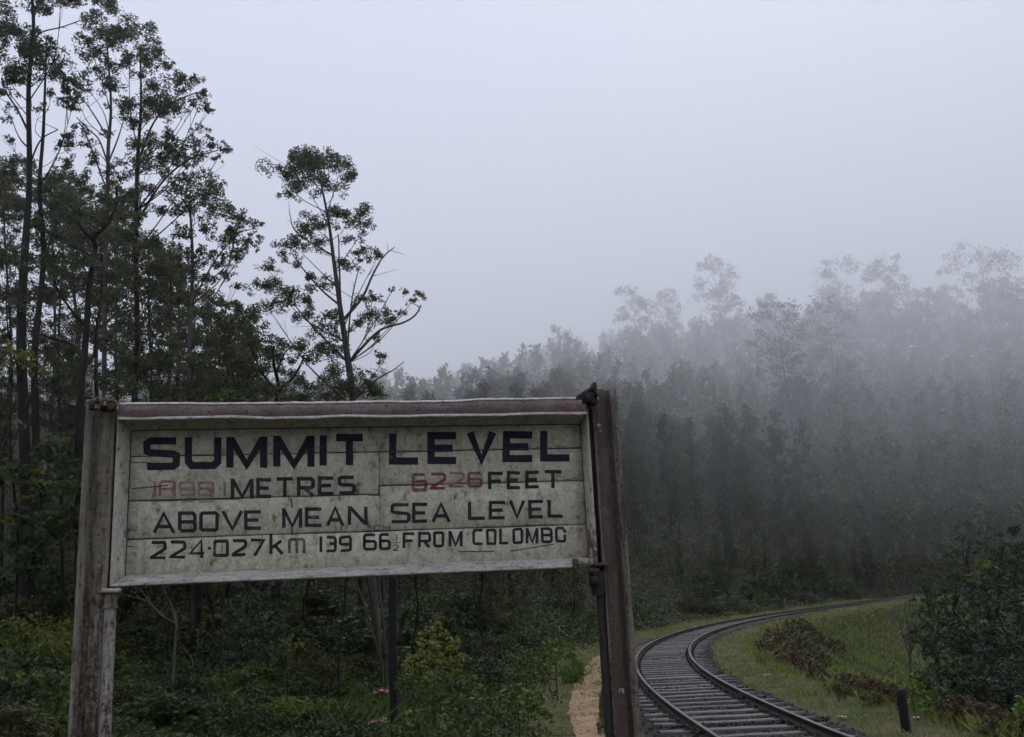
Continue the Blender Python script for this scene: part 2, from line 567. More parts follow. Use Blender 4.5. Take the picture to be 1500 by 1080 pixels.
# extend both ends along smoothly turning headings
hd0 = math.atan2(Xs[1] - Xs[0], Ys[1] - Ys[0])
pre = []
x0, y0, h0 = Xs[0], Ys[0], hd0
for i in range(30):
    x0 -= math.sin(h0) * 1.0
    y0 -= math.cos(h0) * 1.0
    h0 -= 0.004
    pre.append((x0, y0))
hd1 = math.atan2(Xs[-1] - Xs[-2], Ys[-1] - Ys[-2])
post = []
x0, y0, h0 = Xs[-1], Ys[-1], hd1
for i in range(26):
    h0 += 0.055
    x0 += math.sin(h0) * 2
    y0 += math.cos(h0) * 2
    post.append((x0, y0))
RR = np.vstack([np.array(pre[::-1]), np.stack([Xs, Ys], 1), np.array(post)])
seg = np.linalg.norm(np.diff(RR, axis=0), axis=1)
ss = np.concatenate([[0], np.cumsum(seg)])
st = np.arange(0, ss[-1], 0.5)
RR = np.stack([np.interp(st, ss, RR[:, 0]), np.interp(st, ss, RR[:, 1])], 1)
for _ in range(30):
    RR[1:-1] = 0.25 * RR[:-2] + 0.5 * RR[1:-1] + 0.25 * RR[2:]
TG = np.gradient(RR, axis=0)
TG /= np.linalg.norm(TG, axis=1)[:, None]
NL = np.stack([-TG[:, 1], TG[:, 0]], 1)          # to the left of travel
CL = RR + NL * 0.84                              # centre line
GAUGE = 1.676


def zt(y):
    y = np.asarray(y, float)
    return np.where(y > 15, (np.minimum(y, 125) - 15) * GR, 0.0)


def smooth(a, b, x):
    t = np.clip((x - a) / (b - a), 0, 1)
    return t * t * (3 - 2 * t)


def vnoise(x, y, s, seed=0):
    """cheap smooth noise from summed sines"""
    g = np.random.default_rng(seed)
    r = 0
    for k in range(7):
        a = g.uniform(0, 6.28)
        f = s * g.uniform(0.6, 2.2)
        r = r + np.sin((x * math.cos(a) + y * math.sin(a)) * f + g.uniform(0, 6.28))
    return r / 7 * 1.6


def track_dist(x, y):
    x = np.asarray(x, float)
    y = np.asarray(y, float)
    sh = x.shape
    q = np.stack([x.ravel(), y.ravel()], 1)
    D = np.empty(len(q))
    Zt = np.empty(len(q))
    C = CL[::4]
    N = NL[::4]
    for i in range(0, len(q), 20000):
        qq = q[i:i + 20000]
        dd = ((qq[:, None] - C[None]) ** 2).sum(-1)
        k = dd.argmin(1)
        side = ((qq - C[k]) * N[k]).sum(1)
        # signed: perpendicular inside the line, true distance beyond
        D[i:i + 20000] = np.sign(side) * np.maximum(np.abs(side), np.where(dd.min(1) > (side ** 2 + 4), np.sqrt(dd.min(1)), 0))
        Zt[i:i + 20000] = zt(C[k][:, 1])
    return D.reshape(sh), Zt.reshape(sh)


def ground(x, y):
    x = np.asarray(x, float)
    y = np.asarray(y, float)
    d, z0 = track_dist(x, y)
    r = np.hypot(x, y)
    az = np.arctan2(x, np.maximum(y, 0.01))
    base = z0 - 0.20
    # outer (left) side: shelf with the path, then a gentle rise to the trees
    zl = base + 0.17 * np.clip(d - 4.0, 0, 10) ** 1.0 * smooth(3.5, 6, d)
    sl_ = np.interp(az, [-1.6, -0.55, -0.1, 0.03, 0.2, 0.5, 1.6], [0.10, 0.18, 0.28, 0.42, 0.56, 0.60, 0.5])
    hh = np.minimum(r - np.interp(az, [-.3, -.1, .1, .25], [52, 62, 62, 50]), d - 5.5)
    hill = sl_ * np.where(hh > 0, hh * smooth(-2, 12, hh), 0)
    cap_ = np.interp(az, [-0.55, -0.1, 0.1, 0.5], [40, 66, 88, 79])
    hill = cap_ * (1 - np.exp(-hill / cap_ * (1 + 0.35 * hill / cap_)))
    zl = zl + hill + smooth(5, 14, d) * vnoise(x, y, 0.25, 3) * 0.15 + smooth(80, 140, r) * vnoise(x, y, 0.045, 5) * 3.0
    # inner (right) side: verge, then the bank falls to the hollow
    di = -d
    fall = 0.0 * di
    w_ = np.interp(y, [0, 18, 30, 45, 200], [3.3, 3.0, 2.6, 2.4, 2.4])
    q = np.clip(di - w_, 0, None)
    fall = -0.62 * q * smooth(0, 2.0, q)
    fall = np.maximum(fall, -4.2 - 0.05 * q)
    fall = fall + smooth(25, 60, q) * 2
    zr = base + fall + smooth(1, 4, q) * vnoise(x, y, 0.5, 9) * 0.16
    z = np.where(d > 0, zl, zr)
    # the rise by the sign where the photographer stands
    rs = np.hypot(x - 0.2, (y - 2.0))
    z = np.maximum(z, 0.45 - 0.16 * np.maximum(rs - 3.5, 0) - 0.2)
    return z


# ------------------------------------------------------------------ terrain
th = np.concatenate([np.linspace(-math.pi, -0.75, 50, endpoint=False), np.linspace(-0.75, 0.75, 260), np.linspace(0.75, math.pi, 50)[1:]])
rad = np.concatenate([[0.3, 1.0], np.geomspace(2, 60, 170), np.geomspace(61.5, 1500, 120)])
TH, RD = np.meshgrid(th, rad)
GX, GY = RD * np.sin(TH), RD * np.cos(TH)
GZ = ground(GX, GY) - 0.02
V = np.stack([GX, GY, GZ], -1).reshape(-1, 3)
nr, nc = GX.shape
i = np.arange(nr - 1)[:, None] * nc
j = np.arange(nc - 1)[None]
F = np.stack([i + j, i + j + 1, i + nc + j + 1, i + nc + j], -1).reshape(-1, 4)
tag(obj('ground', mesh_np('ground', V, F[:, ::-1], M['soil'], True)), 'dark forest soil rising into the wooded hill', kind='structure')


def strip(name, mat, L, Rr, lift, rows=6, wob=0.0):
    """sheet between two world polylines, laid on the terrain"""
    L, Rr = np.asarray(L), np.asarray(Rr)
    k = len(L)
    t = np.linspace(0, 1, rows)
    X = L[:, None, 0] * (1 - t) + Rr[:, None, 0] * t
    Y = L[:, None, 1] * (1 - t) + Rr[:, None, 1] * t
    Z = ground(X, Y) + lift
    V = np.stack([X, Y, Z], -1).reshape(-1, 3)
    i = np.arange(k - 1)[:, None] * rows
    j = np.arange(rows - 1)[None]
    F = np.stack([i + j, i + j + 1, i + rows + j + 1, i + rows + j], -1).reshape(-1, 4)
    return obj(name, mesh_np(name, V, F, mat, True))


nw = np.array([vnoise(a * 0.5, 0, 1.2, 21) for a in range(len(CL))])
o = strip('ballast', M['ballast'], CL + NL * (1.62 + nw * 0.12)[:, None], CL - NL * (1.55 + nw[::-1] * 0.1)[:, None], 0.012, 12)
tag(o, 'dark stone ballast bed under the curving railway', kind='structure')

mt, nt, out = mat_new('verge_earth')
b = NB(nt)
v = b.coord('Object')
n1 = b.noise(v, 0.9, 5, 0.6, 0.5)
n2 = b.noise(v, 13, 6, 0.75)
c = b.mix(b.ramp(n1, [(0.45, 0), (0.62, 1)]), b.ramp(n2, [(0.3, (0.042, 0.048, 0.020)), (0.7, (0.092, 0.098, 0.042))]),
          b.ramp(n2, [(0.3, (0.075, 0.054, 0.036)), (0.7, (0.165, 0.120, 0.084))]))
b.bsdf(out, c, 0.95, normal=b.bump(n2, 0.8, 0.03), spec=0.15)
M['verge'] = mt
tag(strip('verge', M['verge'], CL - NL * 1.35, CL - NL * (3.3 + nw * 0.25)[:, None], 0.006, 12), 'grassy earth verge on the inner side of the curve', kind='structure')
tag(strip('verge', M['verge'], CL + NL * (4.1 + nw * 0.3)[:, None], CL + NL * 1.4, 0.006, 12), 'grassy earth shelf on the outer side of the track', kind='structure')

# footpath, from its pixels on the shelf
pp = []
for (ul, ur, v_) in ((842, 900, 1079), (836, 893, 1055), (834, 886, 1035), (838, 882, 1015), (843, 884, 1000), (852, 892, 985), (863, 901, 972), (874, 908, 962), (893, 912, 953), (906, 922, 944), (920, 934, 934)):
    row = []
    for u in (ul, ur):
        d = ray(u, v_)
        e = -d[2] / d[1]
        Y = (CAMZ + 0.2 + 15 * GR) / (e + GR)
        row.append((d[0] / d[1] * Y, Y))
    pp.append(row)
pp = np.array(pp)
ext = pp[0] + (pp[0] - pp[1]) * 2.5
ext2 = pp[0] + (pp[0] - pp[1]) * 1.2
pp = np.vstack([ext[None], ext2[None], pp])
pl, pr = spline(pp[:, 0], 6), spline(pp[:, 1], 6)
wv = np.array([vnoise(a, 0, 0.9, 4) for a in range(len(pl))])[:, None] * 0.06
pl = pl + wv * [1, 0]
pr = pr + wv[::-1] * [1, 0]
PATHC = (pl + pr) / 2
tag(strip('footpath', M['path'], pl, pr, 0.010, 5), 'narrow trodden path of orange earth beside the railway', kind='structure')

# ------------------------------------------------------------------ haze and low cloud
def volume_mat(name, dens, col=(0.97, 0.98, 1.0)):
    mt, nt, out = mat_new(name)
    pv = nt.nodes.new('ShaderNodeVolumePrincipled')
    pv.inputs['Color'].default_value = (*col, 1)
    pv.inputs['Density'].default_value = dens
    pv.inputs['Anisotropy'].default_value = 0.0
    nt.links.new(pv.outputs[0], out.inputs[1])
    return mt


def closed_slab(name, x0, x1, y0, y1, bottom, top, mat, n=60):
    X, Y = np.meshgrid(np.linspace(x0, x1, n), np.linspace(y0, y1, n))
    ZB = bottom(X, Y) if callable(bottom) else np.full(X.shape, float(bottom))
    ZT = np.full(X.shape, float(top))
    VB = np.stack([X, Y, ZB], -1).reshape(-1, 3)
    VT = np.stack([X, Y, ZT], -1).reshape(-1, 3)
    i = np.arange(n - 1)[:, None] * n
    j = np.arange(n - 1)[None]
    F = np.stack([i + j, i + j + 1, i + n + j + 1, i + n + j], -1).reshape(-1, 4)
    N = n * n
    side = []
    edge = list(range(n)) + [k * n + n - 1 for k in range(1, n)] + [(n - 1) * n + k for k in range(n - 2, -1, -1)] + [k * n for k in range(n - 2, 0, -1)]
    for a, b_ in zip(edge, edge[1:] + edge[:1]):
        side.append([a, b_, b_ + N, a + N])
    return obj(name, mesh_np(name, np.vstack([VB, VT]), [F[:, ::-1], F + N, np.array(side)], mat, True))


HAZE_D = 0.00018
o = closed_slab('haze', -1600, 1600, -1600, 1600, -16, 130, volume_mat('haze_air', HAZE_D), 2)
tag(o, 'thin grey mist hanging over the whole valley', 'haze', kind='stuff')


CLOUDS = ((5.0, 0.2, 125.0, 0.0008, 'faintest lowest skirt of the cloud, trailing over the track bend'), (12.0, 0.5, 124.0, 0.0014, 'thin lower layer of the cloud, over the foot of the hill'),
          (22.0, 1.2, 123.0, 0.0026, 'middle layer of the cloud, across the hillside'), (36.0, 3.5, 122.0, 0.0056, 'dense top of the cloud that swallows the hill crest'))
for q, (zb_, amp_, zt_, de_, lab_) in enumerate(CLOUDS):
    e_ = 1200 - 12 * q
    o = closed_slab('cloud', -e_, e_, -e_, e_, lambda X, Y: zb_ + amp_ * (vnoise(X, Y, 0.02, 41 + q) + 0.5 * vnoise(X, Y, 0.05, 51 + q)), zt_, volume_mat('cloud_vapour', de_), 84)
    tag(o, lab_, 'cloud', kind='stuff')

# ------------------------------------------------------------------ railway track
track = thing('railway_track', 'single railway track on dark timber sleepers curving to the right', 'railway track', (0, 0, 0))
prof = np.array([(-0.068, -0.150), (-0.068, -0.140), (-0.012, -0.122), (-0.009, -0.045), (-0.034, -0.034), (-0.036, -0.006), (-0.028, 0.0),
                 (0.028, 0.0), (0.036, -0.006), (0.034, -0.034), (0.009, -0.045), (0.012, -0.122), (0.068, -0.140), (0.068, -0.150)])
for off in (0.0, GAUGE + 0.006):
    pts = RR + NL * off
    z = zt(RR[:, 1])
    k = len(pts)
    V = np.zeros((k, len(prof), 3))
    V[:, :, 0] = pts[:, None, 0] - NL[:, None, 0] * prof[None, :, 0]
    V[:, :, 1] = pts[:, None, 1] - NL[:, None, 1] * prof[None, :, 0]
    V[:, :, 2] = z[:, None] + prof[None, :, 1]
    n = len(prof)
    i = np.arange(k - 1)[:, None] * n
    j = np.arange(n)[None]
    j2 = (j + 1) % n
    F = np.stack([i + j, i + j2, i + n + j2, i + n + j], -1).reshape(-1, 4)
    mi = np.tile(np.array([1 if q == 6 else 0 for q in range(n)]), k - 1)
    obj('rail', mesh_np('rail', V.reshape(-1, 3), F, [M['rail'], M['railtop']], False, mi), track)


def sleeper_mesh(seed):
    g = np.random.default_rng(seed)
    nx = 9
    V = []
    for a in range(nx):
        x = -1.37 + 2.74 * a / (nx - 1)
        wn = 0.125 + g.normal() * 0.004
        if a in (0, nx - 1):
            wn -= 0.014
        ch = 0.018 + g.uniform(0, 0.012)
        top = g.normal() * 0.004
        for (py, pz) in ((-wn, -0.13), (-wn, -ch + top), (-wn + ch, top), (0, top + g.normal() * 0.003), (wn - ch, top), (wn, -ch + top), (wn, -0.13)):
            V.append((x + (g.normal() * 0.012 if a in (0, nx - 1) else 0), py + g.normal() * 0.002, pz))
    V = np.array(V)
    n = 7
    F = []
    for a in range(nx - 1):
        for q in range(n - 1):
            F.append([a * n + q, a * n + q + 1, (a + 1) * n + q + 1, (a + 1) * n + q])
    me = mesh_np('sleeper', V, [np.array(F), np.array([list(range(n)), list(range((nx - 1) * n, nx * n))[::-1]])], M['sleeper'])
    return me


sl_m = [sleeper_mesh(s) for s in range(7)]
chairs = MB()
pos = 1.0
arc = np.arange(len(CL)) * 0.5
cnt = 0
g = np.random.default_rng(5)
while pos < arc[-1] - 2 and cnt < 240:
    x = np.interp(pos, arc, CL[:, 0])
    y = np.interp(pos, arc, CL[:, 1])
    tx = np.interp(pos, arc, TG[:, 0])
    ty = np.interp(pos, arc, TG[:, 1])
    if y > 9:
        o = obj('sleeper', sl_m[cnt % 7], track)
        a = math.atan2(-tx, ty) + g.normal() * 0.022
        z = float(zt(y)) - 0.150
        sh = g.normal() * 0.05
        ca, sa = math.cos(a), math.sin(a)
        o.location = (x + ca * sh, y + sa * sh, z - abs(g.normal()) * 0.006)
        o.rotation_euler = (g.normal() * 0.02, 0, a + (math.pi if g.random() < 0.5 else 0))
        o.scale = (1 + g.normal() * 0.02, 1 + g.normal() * 0.10, 1)
        cnt += 1
        if y < 55:
            for s in (-1, 1):
                c = np.array([x + ca * s * 0.841, y + sa * s * 0.841, z])
                ax = [[ca, sa, 0], [-sa, ca, 0], [0, 0, 1]]
                chairs.box(c + [0, 0, 0.006], 0.15, 0.085, 0.012, ax)
                for q in (-1, 1):
                    cc = c + np.array(ax[0]) * q * 0.088
                    chairs.box(cc + [0, 0, 0.035], 0.022, 0.05, 0.028, ax)
                    chairs.tube([cc + np.array(ax[0]) * q * 0.03 + [0, 0, 0.01], cc + np.array(ax[0]) * q * 0.03 + [0, 0, 0.075]], 0.016, 6)
    pos += 0.74 + g.normal() * 0.05
o = obj('rail_chair', chairs.mesh('rail_chair', M['rail']), track)
o['kind'] = 'stuff'
# fishplate with bolts on the near rails
for off, yy, side in ((0.0, 20.9, 1), (GAUGE, 16.4, -1), (0.0, 27.5, 1), (GAUGE, 23.0, 1)):
    k = int(np.argmin(abs(RR[:, 1] - yy)))
    pb = MB()
    c = np.array([*(RR[k] + NL[k] * off), float(zt(yy)) - 0.083])
    ax = [[TG[k][0], TG[k][1], 0], [NL[k][0], NL[k][1], 0], [0, 0, 1]]
    for s in (-1, 1):
        pb.box(c + np.array(ax[1]) * s * 0.026, 0.3, 0.012, 0.036, ax)
        for q in (-0.21, -0.08, 0.08, 0.21):
            pb.tube([c + np.array(ax[0]) * q + np.array(ax[1]) * s * 0.03, c + np.array(ax[0]) * q + np.array(ax[1]) * s * 0.062], 0.018, 6)
    obj('fishplate', pb.mesh('fishplate', M['rail']), track)

# ballast stones lying between and beside the sleepers
g = np.random.default_rng(17)
n = 20000
k = (g.uniform(0, 1, n) ** 1.3 * 150).astype(int) + 38
off = g.normal(size=n) * 1.05
off = np.where(np.abs(off) > 1.62, g.uniform(-1.6, 1.6, n), off)
X = CL[k, 0] + NL[k, 0] * off + TG[k, 0] * g.uniform(-.3, .3, n)
Y = CL[k, 1] + NL[k, 1] * off + TG[k, 1] * g.uniform(-.3, .3, n)
Z = ground(X, Y) + 0.012
s = g.uniform(0.018, 0.045, n)
octv = np.array([[1, 0, 0], [0, 1, 0], [-1, 0, 0], [0, -1, 0], [0, 0, .8], [0, 0, -.8]], float)
octf = np.array([[0, 1, 4], [1, 2, 4], [2, 3, 4], [3, 0, 4], [1, 0, 5], [2, 1, 5], [3, 2, 5], [0, 3, 5]])
V = octv[None] * g.uniform(0.6, 1.4, (n, 6, 3)) * s[:, None, None]
an = g.uniform(0, 6.28, n)
ca, sa = np.cos(an)[:, None], np.sin(an)[:, None]
V = np.stack([V[..., 0] * ca - V[..., 1] * sa, V[..., 0] * sa + V[..., 1] * ca, V[..., 2]], -1)
V += np.stack([X, Y, Z], -1)[:, None]
F = (octf[None] + (np.arange(n) * 6)[:, None, None]).reshape(-1, 3)
tag(obj('gravel', mesh_np('gravel', V.reshape(-1, 3), F, M['stone'])), 'loose grey ballast stones between the sleepers', 'gravel', kind='stuff')

# ------------------------------------------------------------------ the station sign
BY = 0.18805
BO = np.array([-1.9476, 4.7911, 0.2013 + CAMZ])     # lower left outer corner of the board's front
BU = np.array([math.cos(BY), math.sin(BY), 0])
BN = np.array([math.sin(BY), -math.cos(BY), 0])     # towards the viewer
BZ = np.array([0, 0, 1.0])
BW, BH = 2.4, 0.824
REC = 0.088                                         # panel lies this far behind the front


def bp(u, v, n=0.0):
    return np.array([u, n * 1.0, v])                # local: x along, y = towards viewer is -y below


sign = thing('station_sign', 'weathered station sign reading SUMMIT LEVEL on two old rail posts', 'sign')
sign.matrix_world = Matrix(((BU[0], -BN[0], 0, BO[0]), (BU[1], -BN[1], 0, BO[1]), (0, 0, 1, BO[2]), (0, 0, 0, 1)))


# local frame: +x along the board, +z up, -y towards the viewer
def loc(px, py, yl=0.0):
    """pixel -> local point on the plane local y = yl"""
    d = ray(px, py)
    o_ = CAM - BO
    dl = np.array([d @ BU, -(d @ BN), d[2]])
    ol = np.array([o_ @ BU, -(o_ @ BN), o_[2]])
    t = (yl - ol[1]) / dl[1]
    return ol + dl * t


def sobj(name, me, label=None):
    o = obj(name, me, sign)
    if label:
        o['label'] = label
    return o


PL = loc(192, 630, REC)
PR = loc(851, 622, REC)
PB = loc(184, 837, REC)
PBR = loc(861, 822, REC)
px0, px1 = (PL[0] + PB[0]) / 2, (PR[0] + PBR[0]) / 2
pz1, pz0 = (PL[2] + PR[2]) / 2, (PB[2] + PBR[2]) / 2
print('panel', px0, px1, pz0, pz1)
# planks: rows with a stepped butt joint as in the photo
zl1, zl2, zl3 = [(loc(555, y, REC))[2] for y in (662.0, 724.0, 778.0)]
zr2 = loc(600, 710.5, REC)[2]
xj = loc(556, 715, REC)[0]
gp = 0.0022
plist = [(px0, px1, zl1 + gp, pz1 + 0.02), (px0, xj - gp / 2, zl2 + gp, zl1 - gp), (xj + gp / 2, px1, zr2 + gp, zl1 - gp),
         (px0, xj - gp / 2, zl3 + gp, zl2 - gp), (xj + gp / 2, px1, zl3 + gp, zr2 - gp), (px0, px1, pz0 - 0.02, zl3 - gp)]


def plank(x0, x1, z0, z1, seed):
    g = np.random.default_rng(seed)
    nx, T, c = 14, 0.022, 0.004
    V = []
    for a in range(nx):
        x = x0 + (x1 - x0) * a / (nx - 1)
        e0, e1 = g.normal() * 0.0009, g.normal() * 0.0009
        for (yy, zz) in ((REC + T, z0), (REC + c, z0 + e0), (REC, z0 + c + e0), (REC, z1 - c + e1), (REC + c, z1 + e1), (REC + T, z1)):
            V.append((x, yy, zz))
    n = 6
    F = [[a * n + q, a * n + (q + 1) % n, (a + 1) * n + (q + 1) % n, (a + 1) * n + q] for a in range(nx - 1) for q in range(n)]
    return mesh_np('plank', np.array(V), [np.array(F), np.array([list(range(n))[::-1], list(range((nx - 1) * n, nx * n))])], M['board'])


for i, p_ in enumerate(plist):
    sobj('plank', plank(*p_, 40 + i))
bk = MB()
bk.box(((px0 + px1) / 2, REC + 0.034, (pz0 + pz1) / 2), (px1 - px0) / 2 + 0.02, 0.010, (pz1 - pz0) / 2 + 0.02)
sobj('backing_board', bk.mesh('backing_board', M['iron_rust']))
for xx in (0.5, 1.2, 1.9):
    bt = MB()
    bt.box((xx, REC + 0.066, BH / 2), 0.04, 0.02, BH / 2 - 0.05)
    sobj('batten', bt.mesh('batten', M['board']))

# mitred bevel frame: outer front edge -> flat 12 mm -> bevel down to the panel
E_ = 0.0
fx0, fx1, fz0, fz1 = 0.0, 2.385, -0.005, BH
q0 = 0.010


def frame_side(corners, mat, name, label=None):
    """corners: list of 2 ends, each with (x,z) outer, (x,z) front inner, (x,z) panel"""
    V = []
    nx = 24
    (oa, fa, pa), (ob, fb, pb_) = corners
    g = np.random.default_rng(len(name) + int(abs(oa[0] + oa[1]) * 10))
    for a in range(nx):
        t = a / (nx - 1)
        w1 = g.normal() * 0.0006
        L = lambda p, q: (p[0] * (1 - t) + q[0] * t, p[1] * (1 - t) + q[1] * t)
        o1, f1, p1 = L(oa, ob), L(fa, fb), L(pa, pb_)
        V += [(o1[0], 0.115, o1[1]), (o1[0], 0.003, o1[1]), (o1[0] * 0.8 + f1[0] * 0.2, 0.0, o1[1] * 0.8 + f1[1] * 0.2), (f1[0], w1, f1[1]), (p1[0], REC + 0.001, p1[1]), (p1[0], 0.115, p1[1])]
    n = 6
    F = [[a * n + q, a * n + (q + 1) % n, (a + 1) * n + (q + 1) % n, (a + 1) * n + q] for a in range(nx - 1) for q in range(n)]
    me = mesh_np(name, np.array(V), [np.array(F), np.array([list(range(n))[::-1], list(range((nx - 1) * n, nx * n))])], mat)
    return sobj(name, me, label)


ol, or_, ob_, ot = fx0, fx1, fz0, fz1
il, ir, ib, it = fx0 + q0, fx1 - q0, fz0 + q0, fz1 - q0
e = 0.0006
frame_side([((ol, ob_), (il, ib), (px0, pz0)), ((or_, ob_), (ir, ib), (px1, pz0))], M['frame_bottom'], 'frame_moulding', 'whitish bottom moulding with pinkish stains')
frame_side([((ol, ot), (il, it), (px0, pz1)), ((or_, ot), (ir, it), (px1, pz1))], M['frame'], 'frame_moulding', 'shaded top moulding')
frame_side([((ol, ob_ + e), (il, ib + e), (px0, pz0 + e)), ((ol, ot - e), (il, it - e), (px0, pz1 - e))], M['frame'], 'frame_moulding')
frame_side([((or_, ob_ + e), (ir, ib + e), (px1, pz0 + e)), ((or_, ot - e), (ir, it - e), (px1, pz1 - e))], M['frame_right'], 'frame_moulding', 'right moulding rusted plum in its lower half')

# top cover strip: folded sheet, oxide face with pale curled edges
tl0, tl1 = loc(172, 606, -0.04), loc(872, 599, -0.04)
tt0, tt1 = loc(176, 590, -0.01), loc(866, 583, -0.01)
nx = 60
g = np.random.default_rng(3)
x_ = np.linspace(0.022, 2.352, nx)
wob = 0.003 * vnoise(x_, 0, 6, 7) + 0.0015 * vnoise(x_, 0, 21, 8)
zt1 = BH + 0.036 + np.interp(x_, [0, 0.6, 1.4, 2.37], [0.004, -0.002, -0.002, 0.010]) + wob
zb1 = BH - 0.040 + np.interp(x_, [0, 0.6, 1.4, 2.37], [0, -0.004, -0.006, 0.000]) + 1.4 * wob[::-1]


def sweep(name, profs, mat, label=None, smooth_=False):
    profs = np.asarray(profs)                  # nx, n, 3
    k, n, _ = profs.shape
    i = np.arange(k - 1)[:, None] * n
    j = np.arange(n)[None]
    j2 = (j + 1) % n
    F = np.stack([i + j, i + j2, i + n + j2, i + n + j], -1).reshape(-1, 4)
    return sobj(name, mesh_np(name, profs.reshape(-1, 3), [F, np.array([list(range(n))[::-1], list(range((k - 1) * n, k * n))])], mat, smooth_), label)


pf = []
for a in range(nx):
    zT, zB, x = zt1[a], zb1[a], x_[a]
    yf = -0.085 + wob[a]
    pf.append([(x, 0.12, zT + 0.002), (x, -0.070, zT), (x, yf - 0.006, zT - 0.012), (x, yf - 0.002, zT - 0.030), (x, yf, zB + 0.010), (x, yf + 0.004, zB + 0.010), (x, yf + 0.002, zT - 0.030), (x, -0.066, zT - 0.006), (x, 0.12, zT - 0.003)])
sweep('top_cover', pf, M['lip_red'], 'rusty plum cover strip folded over the board top')
pf = []
for a in range(nx):
    zB, x = zb1[a], x_[a]
    yf = -0.085 + wob[a]
    c = 0.006 + 0.004 * abs(wob[(a * 7) % nx]) / 0.003
    pf.append([(x, yf - 0.002, zB + 0.0095), (x, yf - 0.012, zB - 0.001), (x, yf - 0.010, zB - c), (x, yf - 0.006, zB - c + 0.001), (x, yf + 0.004, zB + 0.0095)])
sweep('curled_edge', pf, M['lip_white'], 'pale curled lower edge of the cover strip')
pf = []
for a in range(nx):
    zT, x = zt1[a], x_[a]
    c = 0.0035 + 0.003 * g.random()
    pf.append([(x, -0.072, zT + 0.0005), (x, -0.093 + wob[a], zT - 0.0105), (x, -0.094 + wob[a], zT - 0.008 + c * .3), (x, -0.073, zT + c), (x, -0.060, zT + 0.004)])
sweep('pale_ridge', pf, M['lip_white'], 'pale flaked ridge along the cover strip')

# posts: old rails stood on end, head towards the board
head_w, rail_h = 0.066, 0.132
sec = np.array([(0.0, -0.062), (0.012, -0.062), (0.028, -0.030), (0.040, -0.006), (0.058, -0.006), (0.062, -0.040), (0.124, -0.042), (rail_h, -0.034),
                (rail_h, 0.034), (0.124, 0.042), (0.062, 0.040), (0.058, 0.006), (0.040, 0.006), (0.036, 0.034), (0.012, 0.062), (0.0, 0.062)])


def post(xo, sgn, ztop, zbot, mats, label, yoff):
    nz = 46
    V = []
    g = np.random.default_rng(int(ztop * 1000))
    for a in range(nz):
        z = ztop + (zbot - ztop) * a / (nz - 1)
        w1 = g.normal(size=len(sec)) * 0.0008
        for q, (x, y) in enumerate(sec):
            V.append((xo + sgn * x + w1[q], yoff + y + w1[q], z))
    n = len(sec)
    F = [[a * n + q, a * n + (q + 1) % n, (a + 1) * n + (q + 1) % n, (a + 1) * n + q] for a in range(nz - 1) for q in range(n)]
    mi = [1 if q in (0, 1, 6) else 0 for a in range(nz - 1) for q in range(n)] + [0, 0]
    me = mesh_np('post', np.array(V), [np.array(F), np.array([list(range(n))[::-1], list(range((nz - 1) * n, nz * n))])], mats, False, mi)
    return sobj('post', me, label)


gz = lambda lx: float(ground(BO[0] + BU[0] * lx, BO[1] + BU[1] * lx)) - BO[2] - 0.4
LX, RX = -0.142, 2.540
post(LX, 1, BH + 0.070, gz(0), [M['post_left'], M['post_edge']], 'post of flaking olive and cream paint', 0.03)
post(RX, -1, BH + 0.106, gz(2.5), [M['post_right'], M['post_right_edge']], 'dark rust brown post', 0.03)


def cyl(name, pts, r, mat, n=14, label=None):
    mb = MB()
    mb.tube(pts, r, n)
    return sobj(name, mb.mesh(name, mat, False), label)


for x0_, x1_, m_ in ((-0.014, -0.001, 'iron_rust'), (2.386, 2.412, 'iron')):
    mb = MB()
    mb.box(((x0_ + x1_) / 2, 0.045, BH / 2 + 0.01), (x1_ - x0_) / 2, 0.022, BH / 2 + 0.02)
    sobj('side_plate', mb.mesh('side_plate', M[m_]))

# support pipes with a collar under each lower corner
gl = gz(0)
cyl('support_pipe', [(0.012, -0.012, -0.055), (0.012, -0.012, gl)], 0.027, M['pipe'], 18, 'whitish rusty pipe beside the pale post')
cyl('pipe_collar', [(0.012, -0.012, -0.105), (0.012, -0.012, -0.098), (0.012, -0.012, -0.093), (0.012, -0.012, -0.035)], [0.036, 0.036, 0.031, 0.031], M['post_left'], 18)
mb = MB()
mb.box((0.010, -0.016, -0.024), 0.045, 0.045, 0.010)
sobj('bracket_plate', mb.mesh('bracket_plate', M['frame_bottom']))
mb = MB()
mb.tube([(-0.075, -0.02, -0.055), (-0.075, -0.045, -0.055)], 0.014, 6)
mb.tube([(-0.035, -0.02, -0.08), (-0.035, -0.04, -0.08)], 0.012, 6)
sobj('bolt', mb.mesh('bolt', M['iron_rust']))
cyl('support_pipe', [(2.386, 0.012, -0.10), (2.386, 0.012, gz(2.4))], 0.020, M['iron'], 18, 'dark pipe beside the brown post')
cyl('pipe_collar', [(2.375, 0.0, -0.15), (2.375, 0.0, -0.11), (2.372, 0.0, -0.10), (2.372, 0.0, -0.03)], [0.030, 0.036, 0.042, 0.040], M['iron'], 18)
mb = MB()
mb.box((2.352, -0.02, -0.075), 0.018, 0.03, 0.022)
sobj('clamp_lug', mb.mesh('clamp_lug', M['iron']))
cyl('bracket_pin', [(2.27, -0.035, 0.018), (2.345, -0.035, 0.018)], 0.017, M['pipe'], 14, 'pale painted pin at the lower right corner')
mb = MB()
mb.tube([(2.245, -0.03, 0.018), (2.268, -0.03, 0.018)], 0.022, 6)
mb.tube([(2.25, -0.03, -0.002), (2.25, -0.05, -0.002)], 0.012, 6)
mb.box((2.385, -0.02, 0.005), 0.042, 0.03, 0.010)
sobj('bracket_nut', mb.mesh('bracket_nut', M['iron_rust']))
